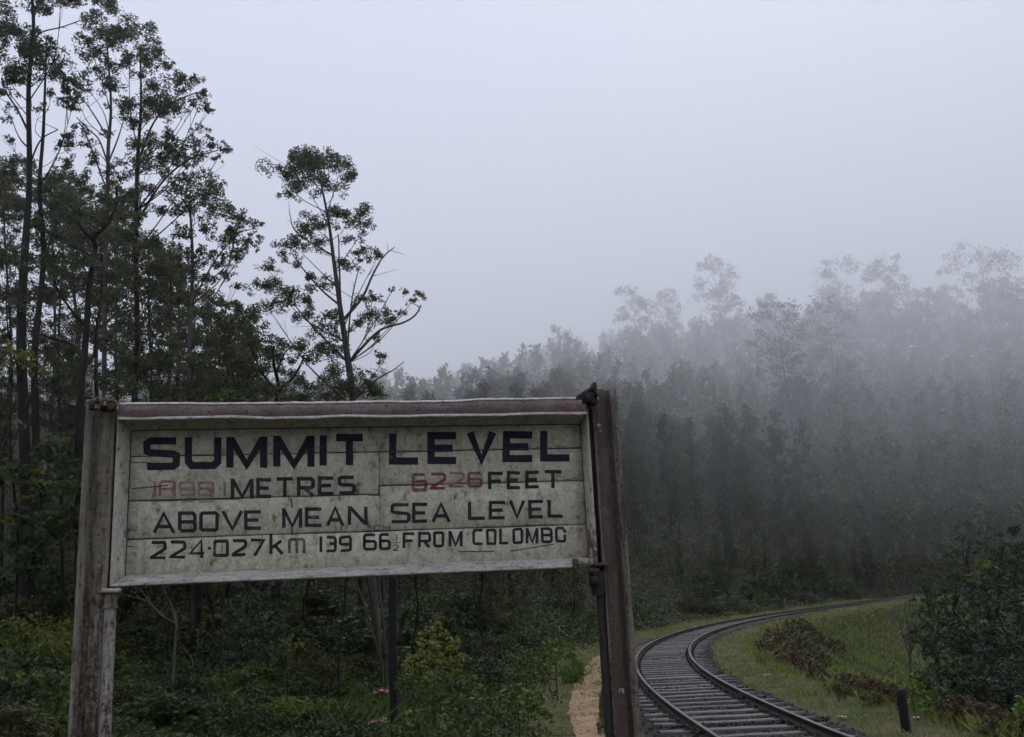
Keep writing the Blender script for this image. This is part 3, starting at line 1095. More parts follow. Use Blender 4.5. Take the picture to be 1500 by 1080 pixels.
# hinge clamp at upper right
mb = MB()
mb.box((2.372, -0.055, BH + 0.040), 0.040, 0.040, 0.030)
mb.box((2.335, -0.065, BH + 0.050), 0.020, 0.030, 0.010)
mb.box((2.405, -0.075, BH + 0.082), 0.008, 0.03, 0.040)
mb.tube([(2.345, -0.070, BH + 0.067), (2.405, -0.070, BH + 0.100)], 0.012, 7)
mb.tube([(2.30, -0.085, BH + 0.040), (2.34, -0.085, BH + 0.040)], 0.012, 7)
sobj('hinge_clamp', mb.mesh('hinge_clamp', M['iron']))
mb = MB()
mb.box((2.318, -0.080, BH + 0.017), 0.012, 0.012, 0.022)
sobj('clamp_washer', mb.mesh('clamp_washer', M['pipe']))
for (x, z, r) in ((2.436, BH + 0.052, 0.012), (2.434, BH - 0.095, 0.013), (2.445, BH - 0.030, 0.004), (2.442, BH - 0.125, 0.005), (2.440, BH + 0.088, 0.008)):
    mb = MB()
    mb.tube([(x, 0.02, z), (x, -0.014, z), (x, -0.019, z)], [r, r, r * .55], 8)
    sobj('bolt', mb.mesh('bolt', M['pipe']))
mb = MB()
mb.tube([(2.458, 0.02, -0.62), (2.458, -0.016, -0.62)], 0.015, 8)
sobj('bolt', mb.mesh('bolt', M['pipe']), 'grey washered bolt low on the brown post')
# rusted hinge knot at upper left, overgrown with lichen
mb = MB()
mb.box((-0.030, -0.070, BH + 0.022), 0.034, 0.03, 0.020)
mb.box((-0.085, -0.065, BH + 0.028), 0.030, 0.022, 0.018)
mb.tube([(-0.10, -0.090, BH + 0.032), (0.012, -0.095, BH + 0.026)], 0.014, 8)
mb.tube([(-0.01, -0.115, BH + 0.014), (-0.01, -0.055, BH + 0.018)], 0.016, 6)
sobj('hinge_clamp', mb.mesh('hinge_clamp', M['iron_rust']), 'rust eaten clamp crusted with lichen')
C_ = np.vstack([blob_points((x, -0.085, z), r * 1.2, 130, g) for (x, z, r) in ((-0.095, BH + 0.042, 0.022), (-0.06, BH + 0.054, 0.026), (-0.02, BH + 0.056, 0.026), (0.0, BH + 0.040, 0.02), (-0.04, BH + 0.032, 0.028), (-0.075, BH + 0.020, 0.02))])
V, F = leaves_np(C_, 0.022, 0.015, g, 0)
o = sobj('lichen', mesh_np('lichen', V, F, M['lichen']))
o['kind'] = 'stuff'
# pale lichen tufts and drips along the ridge
C_ = np.stack([g.uniform(0.0, 2.3, 700), g.normal(size=700) * 0.006 - 0.075, BH + 0.036 + np.abs(g.normal(size=700)) * 0.004], 1)
keep = vnoise(C_[:, 0], 0, 14, 5) > 0.1
V, F = leaves_np(C_[keep], 0.009, 0.006, g, 0)
o = sobj('moss', mesh_np('moss', V, F, M['lichen']))
o['kind'] = 'stuff'

# ---- lettering: stroke glyphs, each character one painted part
ch = 0.16
G = {
    'S': [[(1, 1), (.12, 1), (0, .9), (0, .62), (.12, .54), (.9, .5), (1, .42), (1, .1), (.88, 0), (0, 0)]],
    'U': [[(0, 1), (0, .15), (.12, 0), (.86, 0), (1, .15), (1, 1)]],
    'M': [[(0, 0), (0, 1)], [(1, 0), (1, 1)], [(.03, .93), (.5, .08), (.97, .93)]],
    'I': [[(.5, 0), (.5, 1)]], '1': [[(.5, 0), (.5, 1)]],
    'T': [[(0, 1), (1, 1)], [(.5, .98), (.5, 0)]],
    'L': [[(0, 1), (0, 0), (1, 0)]],
    'E': [[(1, 1), (0, 1), (0, 0), (1, 0)], [(0.02, .5), (.85, .5)]],
    'V': [[(0, 1), (.5, .07), (1, 1)]],
    'R': [[(0, 0), (0, 1), (.86, 1), (1, .88), (1, .58), (.86, .46), (.02, .46)], [(.45, .46), (1, 0)]],
    'F': [[(1, 1), (0, 1), (0, 0)], [(0.02, .52), (.85, .52)]],
    'A': [[(0, 0), (.5, .94), (1, 0)], [(.2, .32), (.8, .32)]],
    'B': [[(0, 0), (0, 1), (.85, 1), (.98, .9), (.98, .62), (.86, .52), (.02, .52)], [(.85, .52), (1, .4), (1, .1), (.87, 0), (0.02, 0)]],
    'O': [[(.1, 0), (0, .1), (0, .9), (.1, 1), (.9, 1), (1, .9), (1, .1), (.9, 0), (.1, 0)]],
    '0': [[(.06, 0), (0, .06), (0, .94), (.06, 1), (.94, 1), (1, .94), (1, .06), (.94, 0), (.06, 0)]],
    'o': [[(.9, 1), (.14, 1), (0, .86), (0, .14), (.14, 0), (.86, 0), (1, .14), (1, .5)], [(1, .64), (.95, .93)]],
    'N': [[(0, 0), (0, 1)], [(1, 0), (1, 1)], [(.03, .94), (.97, .06)]],
    'C': [[(1, 1), (.14, 1), (0, .86), (0, .14), (.14, 0), (1, 0)]],
    'H': [[(0, 0), (0, 1)], [(1, 0), (1, 1)], [(0, .5), (1, .5)]],
    '8': [[(.12, .52), (0, .62), (0, .9), (.12, 1), (.88, 1), (1, .9), (1, .62), (.88, .52), (.12, .52)], [(.12, .5), (0, .4), (0, .1), (.12, 0), (.88, 0), (1, .1), (1, .4), (.88, .5)]],
    'w': [[(0, 0.0), (0, .9), (.12, 1), (.88, 1), (1, .9), (1, 0.0)], [(0.02, .5), (.98, .5)]],
    '9': [[(1, .45), (.12, .45), (0, .56), (0, .9), (.12, 1), (.88, 1), (1, .9), (1, .1), (.88, 0), (.05, 0)]],
    '6': [[(.95, 1), (.12, 1), (0, .9), (0, .1), (.12, 0), (.88, 0), (1, .1), (1, .44), (.88, .55), (.02, .55)]],
    '2': [[(0, 1), (.88, 1), (1, .9), (1, .62), (.85, .52), (0, .04), (0, 0), (1, 0)]],
    '4': [[(1, .24), (0, .24), (.78, 1), (.78, 0)]],
    '7': [[(0, 1), (1, 1), (.3, 0)]],
    '3': [[(0, 1), (.88, 1), (1, .9), (1, .62), (.88, .53), (.3, .53)], [(.88, .51), (1, .4), (1, .1), (.88, 0), (0, 0)]],
    'k': [[(0, 0), (0, 1)], [(.9, .66), (.05, .3)], [(.35, .44), (1, 0)]],
    'm': [[(0, 0), (0, 1)], [(0, .86), (.14, 1), (.38, 1), (.5, .86), (.5, 0)], [(.5, .86), (.62, 1), (.88, 1), (1, .86), (1, 0)]],
    '.': [[(.5, .42), (.5, .62)]],
}


def stroke(pts, wpx):
    """mitred ribbon in pixel space"""
    p = np.asarray(pts, float)
    closed = len(p) > 3 and np.allclose(p[0], p[-1])
    if closed:
        p = p[:-1]
    k = len(p)
    out = []
    for i in range(k):
        a = p[(i - 1) % k] if (closed or i > 0) else None
        c = p[(i + 1) % k] if (closed or i < k - 1) else None
        d1 = (p[i] - a) / np.linalg.norm(p[i] - a) if a is not None else None
        d2 = (c - p[i]) / np.linalg.norm(c - p[i]) if c is not None else None
        if d1 is None:
            d1 = d2
        if d2 is None:
            d2 = d1
        n1 = np.array([-d1[1], d1[0]])
        n2 = np.array([-d2[1], d2[0]])
        mm = n1 + n2
        L = np.linalg.norm(mm)
        mm = mm / L if L > 1e-6 else n1
        s_ = min(1 / max(mm @ n1, 0.2), 1.42)
        out.append((p[i] + mm * s_ * wpx / 2, p[i] - mm * s_ * wpx / 2))
    V = np.array(out).reshape(-1, 2)
    F = [[2 * i, 2 * i + 1, 2 * ((i + 1) % k) + 1, 2 * ((i + 1) % k)] for i in range(k if closed else k - 1)]
    return V, F


def char(c, x0, x1, yt, yb, wpx, mat, lift=0.0012, label=None, jit=0.0, name=None):
    """character c in the pixel box; the strokes stay inside the box"""
    mb = MB()
    h = wpx / 2
    g = np.random.default_rng(int(x0 * 10 + yt))
    for q, pl_ in enumerate(G[c]):
        pts = []
        for (a, b_) in pl_:
            xx = x0 + h + (x1 - x0 - wpx) * a if x1 - x0 > wpx else (x0 + x1) / 2
            hv = h * 0.8
            if c in 'IT14kmHNMLUVFARw7' and c not in '':
                hv_top = hv if c in 'TF7' else 0
                hv_b = hv if c in 'LU' else 0
                if c in 'R':
                    hv_top = hv
                yy = (yb - hv_b) + ((yt + hv_top) - (yb - hv_b)) * b_
            else:
                yy = (yb - hv) + ((yt + hv) - (yb - hv)) * b_
            pts.append((xx + g.normal() * jit, yy + g.normal() * jit))
        if len(pts) > 2 and np.allclose(pl_[0], pl_[-1]):
            pts[-1] = pts[0]
        V2, F2 = stroke(pts, wpx)
        V = np.array([loc(a, b_, REC - lift - 0.00025 * q) for a, b_ in V2])
        mb.add(V, F2)
    nm = name or ('digit' if c in '0123456789w' else ('mark' if c == '.' else 'letter'))
    return sobj(nm, mb.mesh(nm, mat), label)


def line(chars, top, bot, wpx, mat, lift=0.0012, label=None, jit=0.25):
    """chars: (c, x0, x1); top, bot: ((xa, ya), (xb, yb)) straight lines"""
    for (c, x0, x1) in chars:
        xm = (x0 + x1) / 2
        yt = np.interp(xm, [top[0][0], top[1][0]], [top[0][1], top[1][1]])
        yb = np.interp(xm, [bot[0][0], bot[1][0]], [bot[0][1], bot[1][1]])
        char(c, x0, x1, yt, yb, wpx, mat, lift, label, jit)


line([('S', 209.6, 263.4), ('U', 270.4, 324.4), ('M', 331.2, 391.6), ('M', 400, 461), ('I', 467, 479.5), ('T', 487, 536.5),
      ('L', 569.6, 618), ('E', 626, 673.5), ('V', 683, 727.5), ('E', 736.4, 785), ('L', 791, 839.6)],
     ((210, 642.4), (840, 631)), ((210, 688.5), (839, 674.6)), 10.8, M['navy'], jit=0.3)
for (c, x0, x1) in (('1', 224, 229.5), ('w', 233, 257.6), ('9', 262.5, 285.3), ('8', 289.6, 314), ('.', 319.5, 324), ('1', 327, 331.5)):
    char(c, x0, x1, 705.5, 727, 3.4, M['red_worn'], label='faded red character', jit=.25)
for (c, x0, x1) in (('9', 263, 287), ('8', 290.6, 315)):
    char(c, x0, x1, 714, 736, 2.6, M['ghost'], 0.0006, 'older ghost of a digit', .25)
line([('M', 338, 371.7), ('E', 375.4, 399.5), ('T', 403, 431.5), ('R', 434.7, 461), ('E', 465.6, 491), ('S', 494.4, 521)],
     ((338, 702), (521, 697)), ((338, 731.5), (521, 723.5)), 5.4, M['black'])
char('6', 603, 626, 693.5, 719.5, 4.6, M['red'], label='faded red digit')
char('2', 629.6, 653.6, 693, 717, 4.2, M['red'], label='faded red digit')
char('2', 657, 680.5, 692, 714, 3.2, M['red_worn'], label='faded red digit')
char('6', 684.8, 707, 691.5, 714, 4.2, M['red'], label='faded red digit')
char('8', 603.5, 626.5, 703, 721, 2.4, M['red_worn'], 0.0006, 'older ghost of a digit')
line([('F', 714.8, 739), ('E', 742.4, 764), ('E', 769, 791.6), ('T', 795, 825)], ((714, 691.7), (825, 689)), ((714, 717), (825, 714.6)), 5.0, M['black'])
line([('A', 223, 257), ('B', 260.8, 288.5), ('O', 292, 320.5), ('V', 323.7, 356.8), ('E', 357.4, 384.5)], ((223, 751), (384, 747.5)), ((223, 781.5), (384, 775.7)), 5.2, M['black'])
line([('M', 413, 443), ('E', 446.4, 473.5), ('A', 477, 505), ('N', 509.4, 538.4)], ((413, 745), (538, 741.3)), ((413, 774), (538, 768.3)), 5.2, M['black'])
line([('S', 572, 601), ('E', 603.7, 628.4), ('A', 631.5, 660.3)], ((572, 737.8), (660, 736)), ((572, 766.8), (660, 764.5)), 5.0, M['black'])
line([('L', 685.3, 713), ('E', 716, 742.4), ('V', 745.3, 770), ('E', 773.6, 797.6), ('L', 802, 827)], ((685, 735.2), (827, 732)), ((685, 762), (827, 757.8)), 5.0, M['black'])
line([('2', 219.6, 244.8), ('2', 248, 273.6), ('4', 276.4, 302), ('.', 304.5, 309.5), ('0', 312.4, 335.5), ('2', 338.7, 362), ('7', 365.3, 388.8)],
     ((219, 793.4), (388, 789.4)), ((219, 819.5), (388, 813.4)), 4.7, M['black'])
char('k', 394.6, 416, 782, 812, 4.6, M['black'])
char('m', 422, 447.5, 790, 810.5, 4.2, M['black_thin'])
line([('1', 467.7, 472.3), ('3', 476.3, 493.3), ('9', 496.5, 515.3)], ((467, 786), (515, 785)), ((467, 809.6), (515, 808)), 4.2, M['black'])
char('M', 490, 501, 770.5, 779.5, 1.5, M['black_thin'], 0.002, 'tiny raised letter')
char('6', 531.7, 552.3, 782, 806.2, 4.2, M['black'])
char('6', 555, 572.5, 781.5, 805.5, 4.2, M['black'])
char('C', 547.5, 557, 769.5, 777.5, 1.4, M['black_thin'], 0.002, 'tiny raised letter')
char('H', 561, 571.5, 769.2, 777.2, 1.4, M['black_thin'], 0.002, 'tiny raised letter')
char('1', 579.8, 582.2, 782.5, 792, 1.6, M['black_thin'])
char('2', 575, 584.5, 798.2, 807, 1.6, M['black_thin'])
mb = MB()
V2, F2 = stroke([(573.5, 795.6), (586, 795)], 1.2)
mb.add(np.array([loc(a, b_, REC - 0.0012) for a, b_ in V2]), F2)
sobj('mark', mb.mesh('mark', M['black_thin']), 'fraction bar')
line([('F', 589.3, 609), ('R', 612.3, 631.5), ('O', 634.4, 651), ('M', 657, 677.6)], ((589, 780.4), (677, 778)), ((589, 803.4), (677, 800.4)), 4.2, M['black'])
line([('C', 692, 708.8), ('O', 711.7, 727.5), ('L', 731, 746), ('O', 750.8, 766.4), ('M', 770, 789), ('B', 792.3, 809.6), ('o', 813, 829.5)],
     ((692, 775.6), (829, 772.3)), ((692, 798.9), (829, 794.6)), 4.0, M['black'])

# the open joints run on through the paint of the letters
def joint(x0, x1, z, seed):
    g = np.random.default_rng(seed)
    k = 60
    xs = np.linspace(x0, x1, k)
    w_ = 0.0006 + 0.0022 * np.clip(vnoise(xs, 0, 9, seed) + 0.35, 0, 1)
    zz = z + 0.0008 * vnoise(xs, 0, 5, seed + 1)
    V = [(x, REC - 0.0021, a_ + s_ * b_) for x, a_, b_ in zip(xs, zz, w_) for s_ in (-1, 1)]
    F = [[2 * i, 2 * i + 1, 2 * i + 3, 2 * i + 2] for i in range(k - 1)]
    sobj('joint', mesh_np('joint', np.array(V), np.array(F), M['crack']))


for (a_, b_) in (((px0, pz0), (px0, pz1)), ((px1, pz0), (px1, pz1)), ((px0, pz1), (px1, pz1))):  # dark tubes paint in the shadow gap along the panel edge
    mb = MB()
    mb.tube(np.linspace((a_[0], REC - 0.0005, a_[1]), (b_[0], REC - 0.0005, b_[1]), 24) + g.normal(size=(24, 3)) * 0.0004, 0.0028, 6)
    sobj('shadow_gap', mb.mesh('shadow_gap', M['crack']))
joint(px0 + .004, px1 - .004, zl1, 61)
joint(px0 + .004, xj - .002, zl2, 63)
joint(xj + .002, px1 - .004, zr2, 65)
joint(px0 + .004, px1 - .004, zl3, 67)

# cracks and scratches in the board
for pts, wd, mat in (([(193, 715.5), (212, 714.5), (246, 711)], 1.6, 'crack'), ([(190, 734), (240, 733), (300, 731.5), (352, 731)], 1.3, 'crack'),
                     ([(191, 677), (210, 677.5), (222, 678)], 1.2, 'crack'), ([(540, 726), (558, 725.5)], 1.0, 'crack'),
                     ([(427, 731), (428, 745)], 2.0, 'crack'), ([(672, 808), (700, 808), (724, 807.5)], 1.4, 'crack'), ([(748, 807), (780, 802.5), (812, 797)], 1.2, 'crack'),
                     ([(556, 710), (556, 724)], 1.6, 'crack'), ([(826, 703), (846, 701)], 0.9, 'crack'), ([(427, 772), (428, 784)], 2.6, 'crack'),
                     ([(185, 801), (196, 800.5)], 1.4, 'crack')):
    V2, F2 = stroke([(a + g.normal() * .3, b_ + g.normal() * .2) for a, b_ in pts], wd)
    mb = MB()
    mb.add(np.array([loc(a, b_, REC - 0.0022) for a, b_ in V2]), F2)
    sobj('crack', mb.mesh('crack', M[mat]))

# ------------------------------------------------------------------ vegetation builders
def gz1(x, y):
    return float(ground(np.array([x]), np.array([y]))[0])


def ground_hit(u, v):
    d = ray(u, v)
    Y = 6.0
    while Y < 90:
        p = P(u, v, Y)
        if p[2] < gz1(p[0], Y):
            return Y
        Y *= 1.02
    return 90.0


def leaf_cloud(name, clumps, dens, L, Wd, mat, g, parent=None, hang=0.3, flat=0.95, up=0.6):
    """clumps: list of (centre xyz, radius)"""
    C = [blob_points(c, r, max(8, int(dens * r * r)), g, flat, 9) for c, r in clumps]
    V, F = leaves_np(np.vstack(C), L, Wd, g, hang, up)
    return mesh_np(name, V, F, mat)


def add_limbs(mb, trunk, rad, clumps, g, step=1, r0=0.5, sides=4, droop=0.0):
    """thin limbs from the trunk up to clumps"""
    for i, (c, r) in enumerate(clumps):
        if i % step:
            continue
        c = np.asarray(c, float)
        h = np.linalg.norm((trunk - c)[:, :2], axis=1)
        want = c[2] - np.clip(h * g.uniform(0.7, 1.3), 0.3, 3.5)
        k = int(np.argmin(np.abs(trunk[:, 2] - want) + 0.25 * h))
        a = trunk[k]
        mid = a * 0.45 + c * 0.55
        mid = mid + [g.normal() * 0.12, g.normal() * 0.12, -0.10 * np.linalg.norm(c - a)]
        p = spline([a, mid, c], 4)
        rr = min(rad[k] * r0, 0.006 + 0.007 * np.linalg.norm(c - a))
        mb.tube(p, np.linspace(rr, 0.005, len(p)), sides, False)
        # twigs
        for _ in range(2):
            e = c + g.normal(size=3) * r * 0.55
            mb.tube([p[-3], e], [0.007, 0.003], 3, False)


def pixel_tree(name, label, Y, trunk, clumps, leaf, bark, seed, stems=(), limbs=(), dens=2100, L=0.10, Wd=0.040, group=None, cat='tree', spread=0.8, limb_step=2, r0=0.4):
    """trunk: [(u, v, width px)...] bottom to top; clumps [(u, v, r px)]; everything gets its own depth round Y"""
    g = np.random.default_rng(seed)
    s = Y / FPX
    tp = np.array([P(u, v, Y) for u, v, _ in trunk])
    tr = np.array([w_ * s / 2 for _, _, w_ in trunk]) * (0.8 if trunk[0][2] > 5 else 1.0)
    zb = gz1(tp[0][0], Y) - 0.15
    if tp[0][2] > zb + 0.1:
        tp = np.vstack([[tp[0][0] - (tp[1][0] - tp[0][0]) * 0.1, Y, zb], tp])
        tr = np.concatenate([[tr[0] * 1.12], tr])
    tp[1:, 1] += g.normal(size=len(tp) - 1) * 0.12
    base = tp[0].copy()
    root = thing(name, label, cat, tuple(base), group)
    m = 6
    sp = spline(tp, m) - base
    sr = np.interp(np.linspace(0, len(tr) - 1, len(sp)), np.arange(len(tr)), tr)
    sr[:2] *= [1.25, 1.1]
    mb = MB()
    mb.tube(sp, sr, 9)
    cl = []
    for (u, v, r) in clumps:
        c = P(u, v, Y + g.normal() * spread) - base
        cl.append((c, r * s * 1.3))
    add_limbs(mb, sp, sr, cl, g, limb_step, r0)
    obj('trunk', mb.mesh('trunk', bark, True), root)
    for k, st_ in enumerate(stems):
        q = np.array([P(u, v, Y + (0.3 if k % 2 else -0.2)) for u, v, _ in st_]) - base
        q[0] = sp[np.argmin(np.linalg.norm(sp - (P(*st_[0][:2], Y) - base), axis=1))]
        mb = MB()
        qq = spline(q, 6)
        mb.tube(qq, np.interp(np.linspace(0, len(st_) - 1, len(qq)), np.arange(len(st_)), [w_ * s / 2 for _, _, w_ in st_]), 7)
        # small twigs on the limb
        for _ in range(3):
            i0 = g.integers(len(qq) // 2, len(qq))
            mb.tube([qq[i0], qq[i0] + g.normal(size=3) * [0.3, 0.3, 0.2] + [0, 0, 0.15]], [0.01, 0.003], 4, False)
        obj('limb', mb.mesh('limb', bark, True), root)
    if cl:
        obj('crown', leaf_cloud('crown', cl, dens, L, Wd, leaf, g), root)
    return root


def pix(p):
    d = np.asarray(p, float) - CAM
    return 750 + FPX * (d @ RT) / (d @ FW), 540 - FPX * (d @ UP) / (d @ FW)


def zone(u):
    for lim, t in ((100, 'left of the pale post'), (235, 'just right of the pale post'), (340, 'beneath the letters ABOVE'), (460, 'beneath the word MEAN'), (575, 'by the dark pole'),
                   (700, 'beneath the middle of the board'), (800, 'beneath the right part of the board'), (900, 'near the footpath bend'), (1000, 'just right of the brown post'),
                   (1100, 'above the bend of the track'), (1200, 'over the middle of the curve'), (1320, 'over the far end of the curve'), (1420, 'above the big hollow bush')):
        if u < lim:
            return t
    return 'by the right edge'


def fill_clumps(g, x0, x1, y0, y1, n, r0, r1, top=None):
    out = []
    while len(out) < n:
        u, v = g.uniform(x0, x1), g.uniform(y0, y1)
        if top is not None and v < top(u) + 10:
            continue
        out.append((u, v, g.uniform(r0, r1)))
    return out


# ------------------------------------------------------------------ the near grove on the left
lone = [(431, 249, 33), (456, 233, 28), (444, 268, 24), (476, 245, 26), (501, 241, 22), (513, 261, 14), (488, 278, 17), (423, 288, 12), (411, 253, 12), (466, 262, 22), (440, 232, 16), (488, 228, 10),
        (452, 327, 21), (493, 314, 22), (509, 322, 17), (533, 314, 17), (537, 331, 15), (517, 351, 12), (468, 357, 17), (448, 343, 14), (541, 371, 15), (525, 371, 12), (554, 375, 9), (509, 392, 17), (476, 330, 14),
        (419, 363, 18), (431, 359, 16), (427, 384, 12), (391, 392, 14), (383, 416, 16), (403, 424, 20), (419, 441, 22), (395, 453, 22), (444, 441, 16), (448, 465, 20), (476, 420, 18), (456, 408, 12),
        (533, 441, 13), (546, 437, 11), (546, 465, 18), (525, 477, 15), (566, 461, 13), (586, 461, 9), (570, 473, 11), (550, 494, 9), (615, 433, 10), (604, 441, 7), (594, 429, 7), (576, 424, 5), (554, 522, 11), (560, 532, 6),
        (484, 465, 17), (480, 490, 20), (489, 514, 24), (468, 514, 15), (493, 547, 27), (529, 571, 22), (554, 579, 15), (537, 551, 12), (505, 571, 24), (476, 579, 15), (545, 566, 14)]
pixel_tree('eucalyptus_tree', 'slender pale eucalyptus standing apart against the mist above the board', 27, [(560, 985, 11), (545, 850, 16), (524, 640, 15), (517, 585, 14), (508, 520, 12), (500, 460, 10), (489, 385, 7.5), (479, 318, 5.5), (467, 258, 3)], lone,
           M['euc'], M['bark_pale'], 101,
           stems=[[(515, 535, 5), (537, 502, 4), (560, 482, 3.6), (590, 473, 3), (608, 462, 2.6), (617, 447, 2)], [(508, 468, 5), (530, 437, 4), (545, 405, 3.2), (560, 378, 2.4), (578, 362, 1.4)],
                  [(508, 500, 4), (499, 440, 3.4), (497, 385, 2.6), (496, 345, 1.6)], [(498, 446, 3.5), (470, 424, 2.8), (444, 394, 2.2), (428, 372, 1.5)], [(486, 375, 3), (458, 357, 2.4), (432, 338, 1.8), (424, 312, 1.2)],
                  [(520, 580, 3), (552, 556, 2.4), (575, 543, 1.8), (592, 530, 1.2)], [(507, 520, 3), (512, 470, 2.4), (517, 430, 2), (526, 392, 1.4)]], spread=0.5)

t1 = [(10, 20, 25), (20, 50, 28), (8, 85, 30), (35, 78, 28), (55, 74, 25), (70, 88, 25), (86, 100, 20), (58, 98, 27), (45, 48, 16), (50, 15, 20), (30, 104, 20), (95, 118, 12), (12, 115, 16), (5, 135, 14), (62, 6, 15), (112, 4, 13), (100, -6, 18), (130, 0, 12), (90, 5, 10), (28, -20, 30), (60, -30, 30), (0, -20, 30), (12, 160, 10), (4, 45, 24), (75, 60, 10),
      (3, 175, 10), (14, 205, 9), (60, 330, 14), (20, 300, 16), (70, 380, 18), (10, 380, 20), (75, 280, 12), (15, 250, 15)]
pixel_tree('eucalyptus_tree', 'tall straight dark trunked eucalyptus nearest the left edge', 22, [(27, 945, 26), (30, 860, 24), (34, 700, 21), (35, 500, 18), (38, 380, 15), (40, 260, 11), (42, 130, 9), (45, 30, 7), (47, -60, 5)], t1, M['euc'], M['bark'], 102,
           stems=[[(44, 55, 3), (60, 48, 2.4), (90, 40, 2), (118, 30, 1.6)], [(38, 185, 4), (25, 160, 3), (8, 135, 2.5)], [(40, 230, 3), (60, 205, 2.4), (85, 190, 1.6)]])
t2 = [(100, 122, 15), (85, 112, 14), (110, 142, 14), (95, 152, 12), (75, 138, 10), (118, 130, 8), (60, 160, 10), (112, 162, 8), (90, 215, 12), (100, 200, 10), (45, 240, 13), (84, 265, 14), (95, 300, 16), (50, 330, 16), (85, 350, 18), (100, 385, 18), (40, 400, 15), (70, 430, 12), (30, 450, 16), (80, 505, 16), (92, 540, 18)]
pixel_tree('eucalyptus_tree', 'thin eucalyptus close behind the trunk nearest the left edge', 23.5, [(42, 935, 17), (46, 800, 16), (50, 680, 15), (55, 520, 12), (60, 380, 10), (63, 280, 8), (66, 190, 6), (70, 60, 3)], t2, M['euc'], M['bark'], 103)
t3 = [(160, 292, 14), (175, 310, 18), (150, 325, 16), (110, 310, 16), (95, 330, 18), (120, 340, 18), (85, 300, 14), (140, 290, 12), (165, 350, 18), (110, 375, 20), (150, 400, 18), (95, 405, 16), (160, 440, 18), (90, 430, 13), (105, 520, 20), (160, 500, 18), (80, 560, 18), (165, 560, 20), (185, 290, 14), (200, 320, 14)]
pixel_tree('forked_tree', 'dark forked tree rising behind the left sign post', 20, [(112, 960, 19), (115, 760, 17), (119, 600, 15), (126, 494, 12), (130, 425, 11), (136, 385, 10), (132, 361, 8), (140, 345, 8), (150, 338, 7.5), (164, 322, 6), (168, 295, 4), (172, 275, 3)], t3, M['euc'], M['bark'], 104,
           stems=[[(132, 360, 7), (120, 335, 5), (108, 316, 4), (92, 303, 3)], [(124, 520, 6), (104, 505, 5), (80, 497, 4), (60, 490, 3)], [(125, 482, 5), (105, 455, 4), (86, 428, 3), (80, 410, 2)], [(125, 550, 6), (137, 520, 5), (141, 490, 4), (142, 465, 3)],
                  [(120, 590, 4), (95, 590, 3), (70, 560, 2.5), (52, 545, 2)], [(134, 372, 3.5), (120, 367, 3), (100, 358, 2.4), (88, 352, 1.6)]])
t4 = [(195, 45, 26), (215, 60, 20), (205, 82, 24), (225, 85, 17), (190, 88, 18), (235, 95, 11), (210, 110, 13), (250, 100, 9), (270, 116, 17), (285, 122, 13), (300, 137, 11), (255, 126, 15), (230, 130, 20), (240, 150, 24), (215, 150, 26), (255, 160, 18), (280, 150, 12), (300, 160, 11), (308, 162, 7), (230, 172, 18), (200, 162, 23), (195, 182, 16), (290, 147, 9), (250, 200, 16), (285, 190, 9), (300, 190, 7), (230, 210, 22), (260, 225, 23), (290, 215, 15), (310, 216, 13), (328, 218, 12), (318, 232, 8), (305, 203, 7), (275, 240, 14), (240, 235, 25), (205, 215, 20), (215, 245, 24), (180, 240, 18), (295, 228, 10),
      (220, 280, 22), (190, 290, 18), (235, 310, 18), (185, 345, 22), (215, 360, 24), (235, 395, 24), (180, 400, 20), (210, 430, 26), (235, 460, 22), (185, 470, 22), (215, 505, 26), (180, 530, 22), (240, 540, 24), (205, 565, 24)]
pixel_tree('eucalyptus_tree', 'broad crowned eucalyptus with the highest foliage right of the forked tree', 26, [(190, 960, 13), (192, 700, 12), (194, 578, 11), (196, 480, 10), (199, 350, 9), (202, 240, 7.5), (204, 150, 5), (205, 70, 3)], t4, M['euc'], M['bark'], 105,
           stems=[[(200, 235, 4), (225, 180, 3), (255, 150, 2.6), (290, 135, 1.8)], [(200, 330, 5), (235, 270, 3.4), (275, 235, 2.6), (320, 220, 1.6)]])
t5 = [(135, 35, 20), (160, 20, 23), (150, 55, 26), (172, 50, 25), (130, 65, 16), (145, 85, 22), (165, 95, 18), (120, 55, 10), (150, 120, 20), (165, 130, 17), (175, 152, 13), (140, 105, 11), (120, 118, 13), (108, 135, 12), (115, 150, 10), (130, 132, 9), (150, 0, 16), (175, 170, 10), (160, 195, 9), (130, 215, 12), (120, 195, 12), (105, 215, 13), (140, 240, 15), (95, 240, 14), (165, 255, 14), (120, 270, 16)]
pixel_tree('eucalyptus_tree', 'airy eucalyptus with bare crossing limbs behind the forked tree', 25, [(148, 960, 10), (150, 700, 9.5), (152, 480, 9), (156, 300, 8), (159, 217, 7), (160, 150, 5), (160, 60, 3)], t5, M['euc'], M['bark_pale'], 106,
           stems=[[(158, 235, 3), (145, 205, 2.4), (130, 190, 2), (112, 172, 1.4)], [(158, 200, 3), (140, 172, 2.4), (125, 150, 1.8)], [(152, 290, 3), (120, 185, 2), (105, 195, 1.4)], [(158, 240, 3), (172, 205, 2.4), (180, 180, 1.6)]])
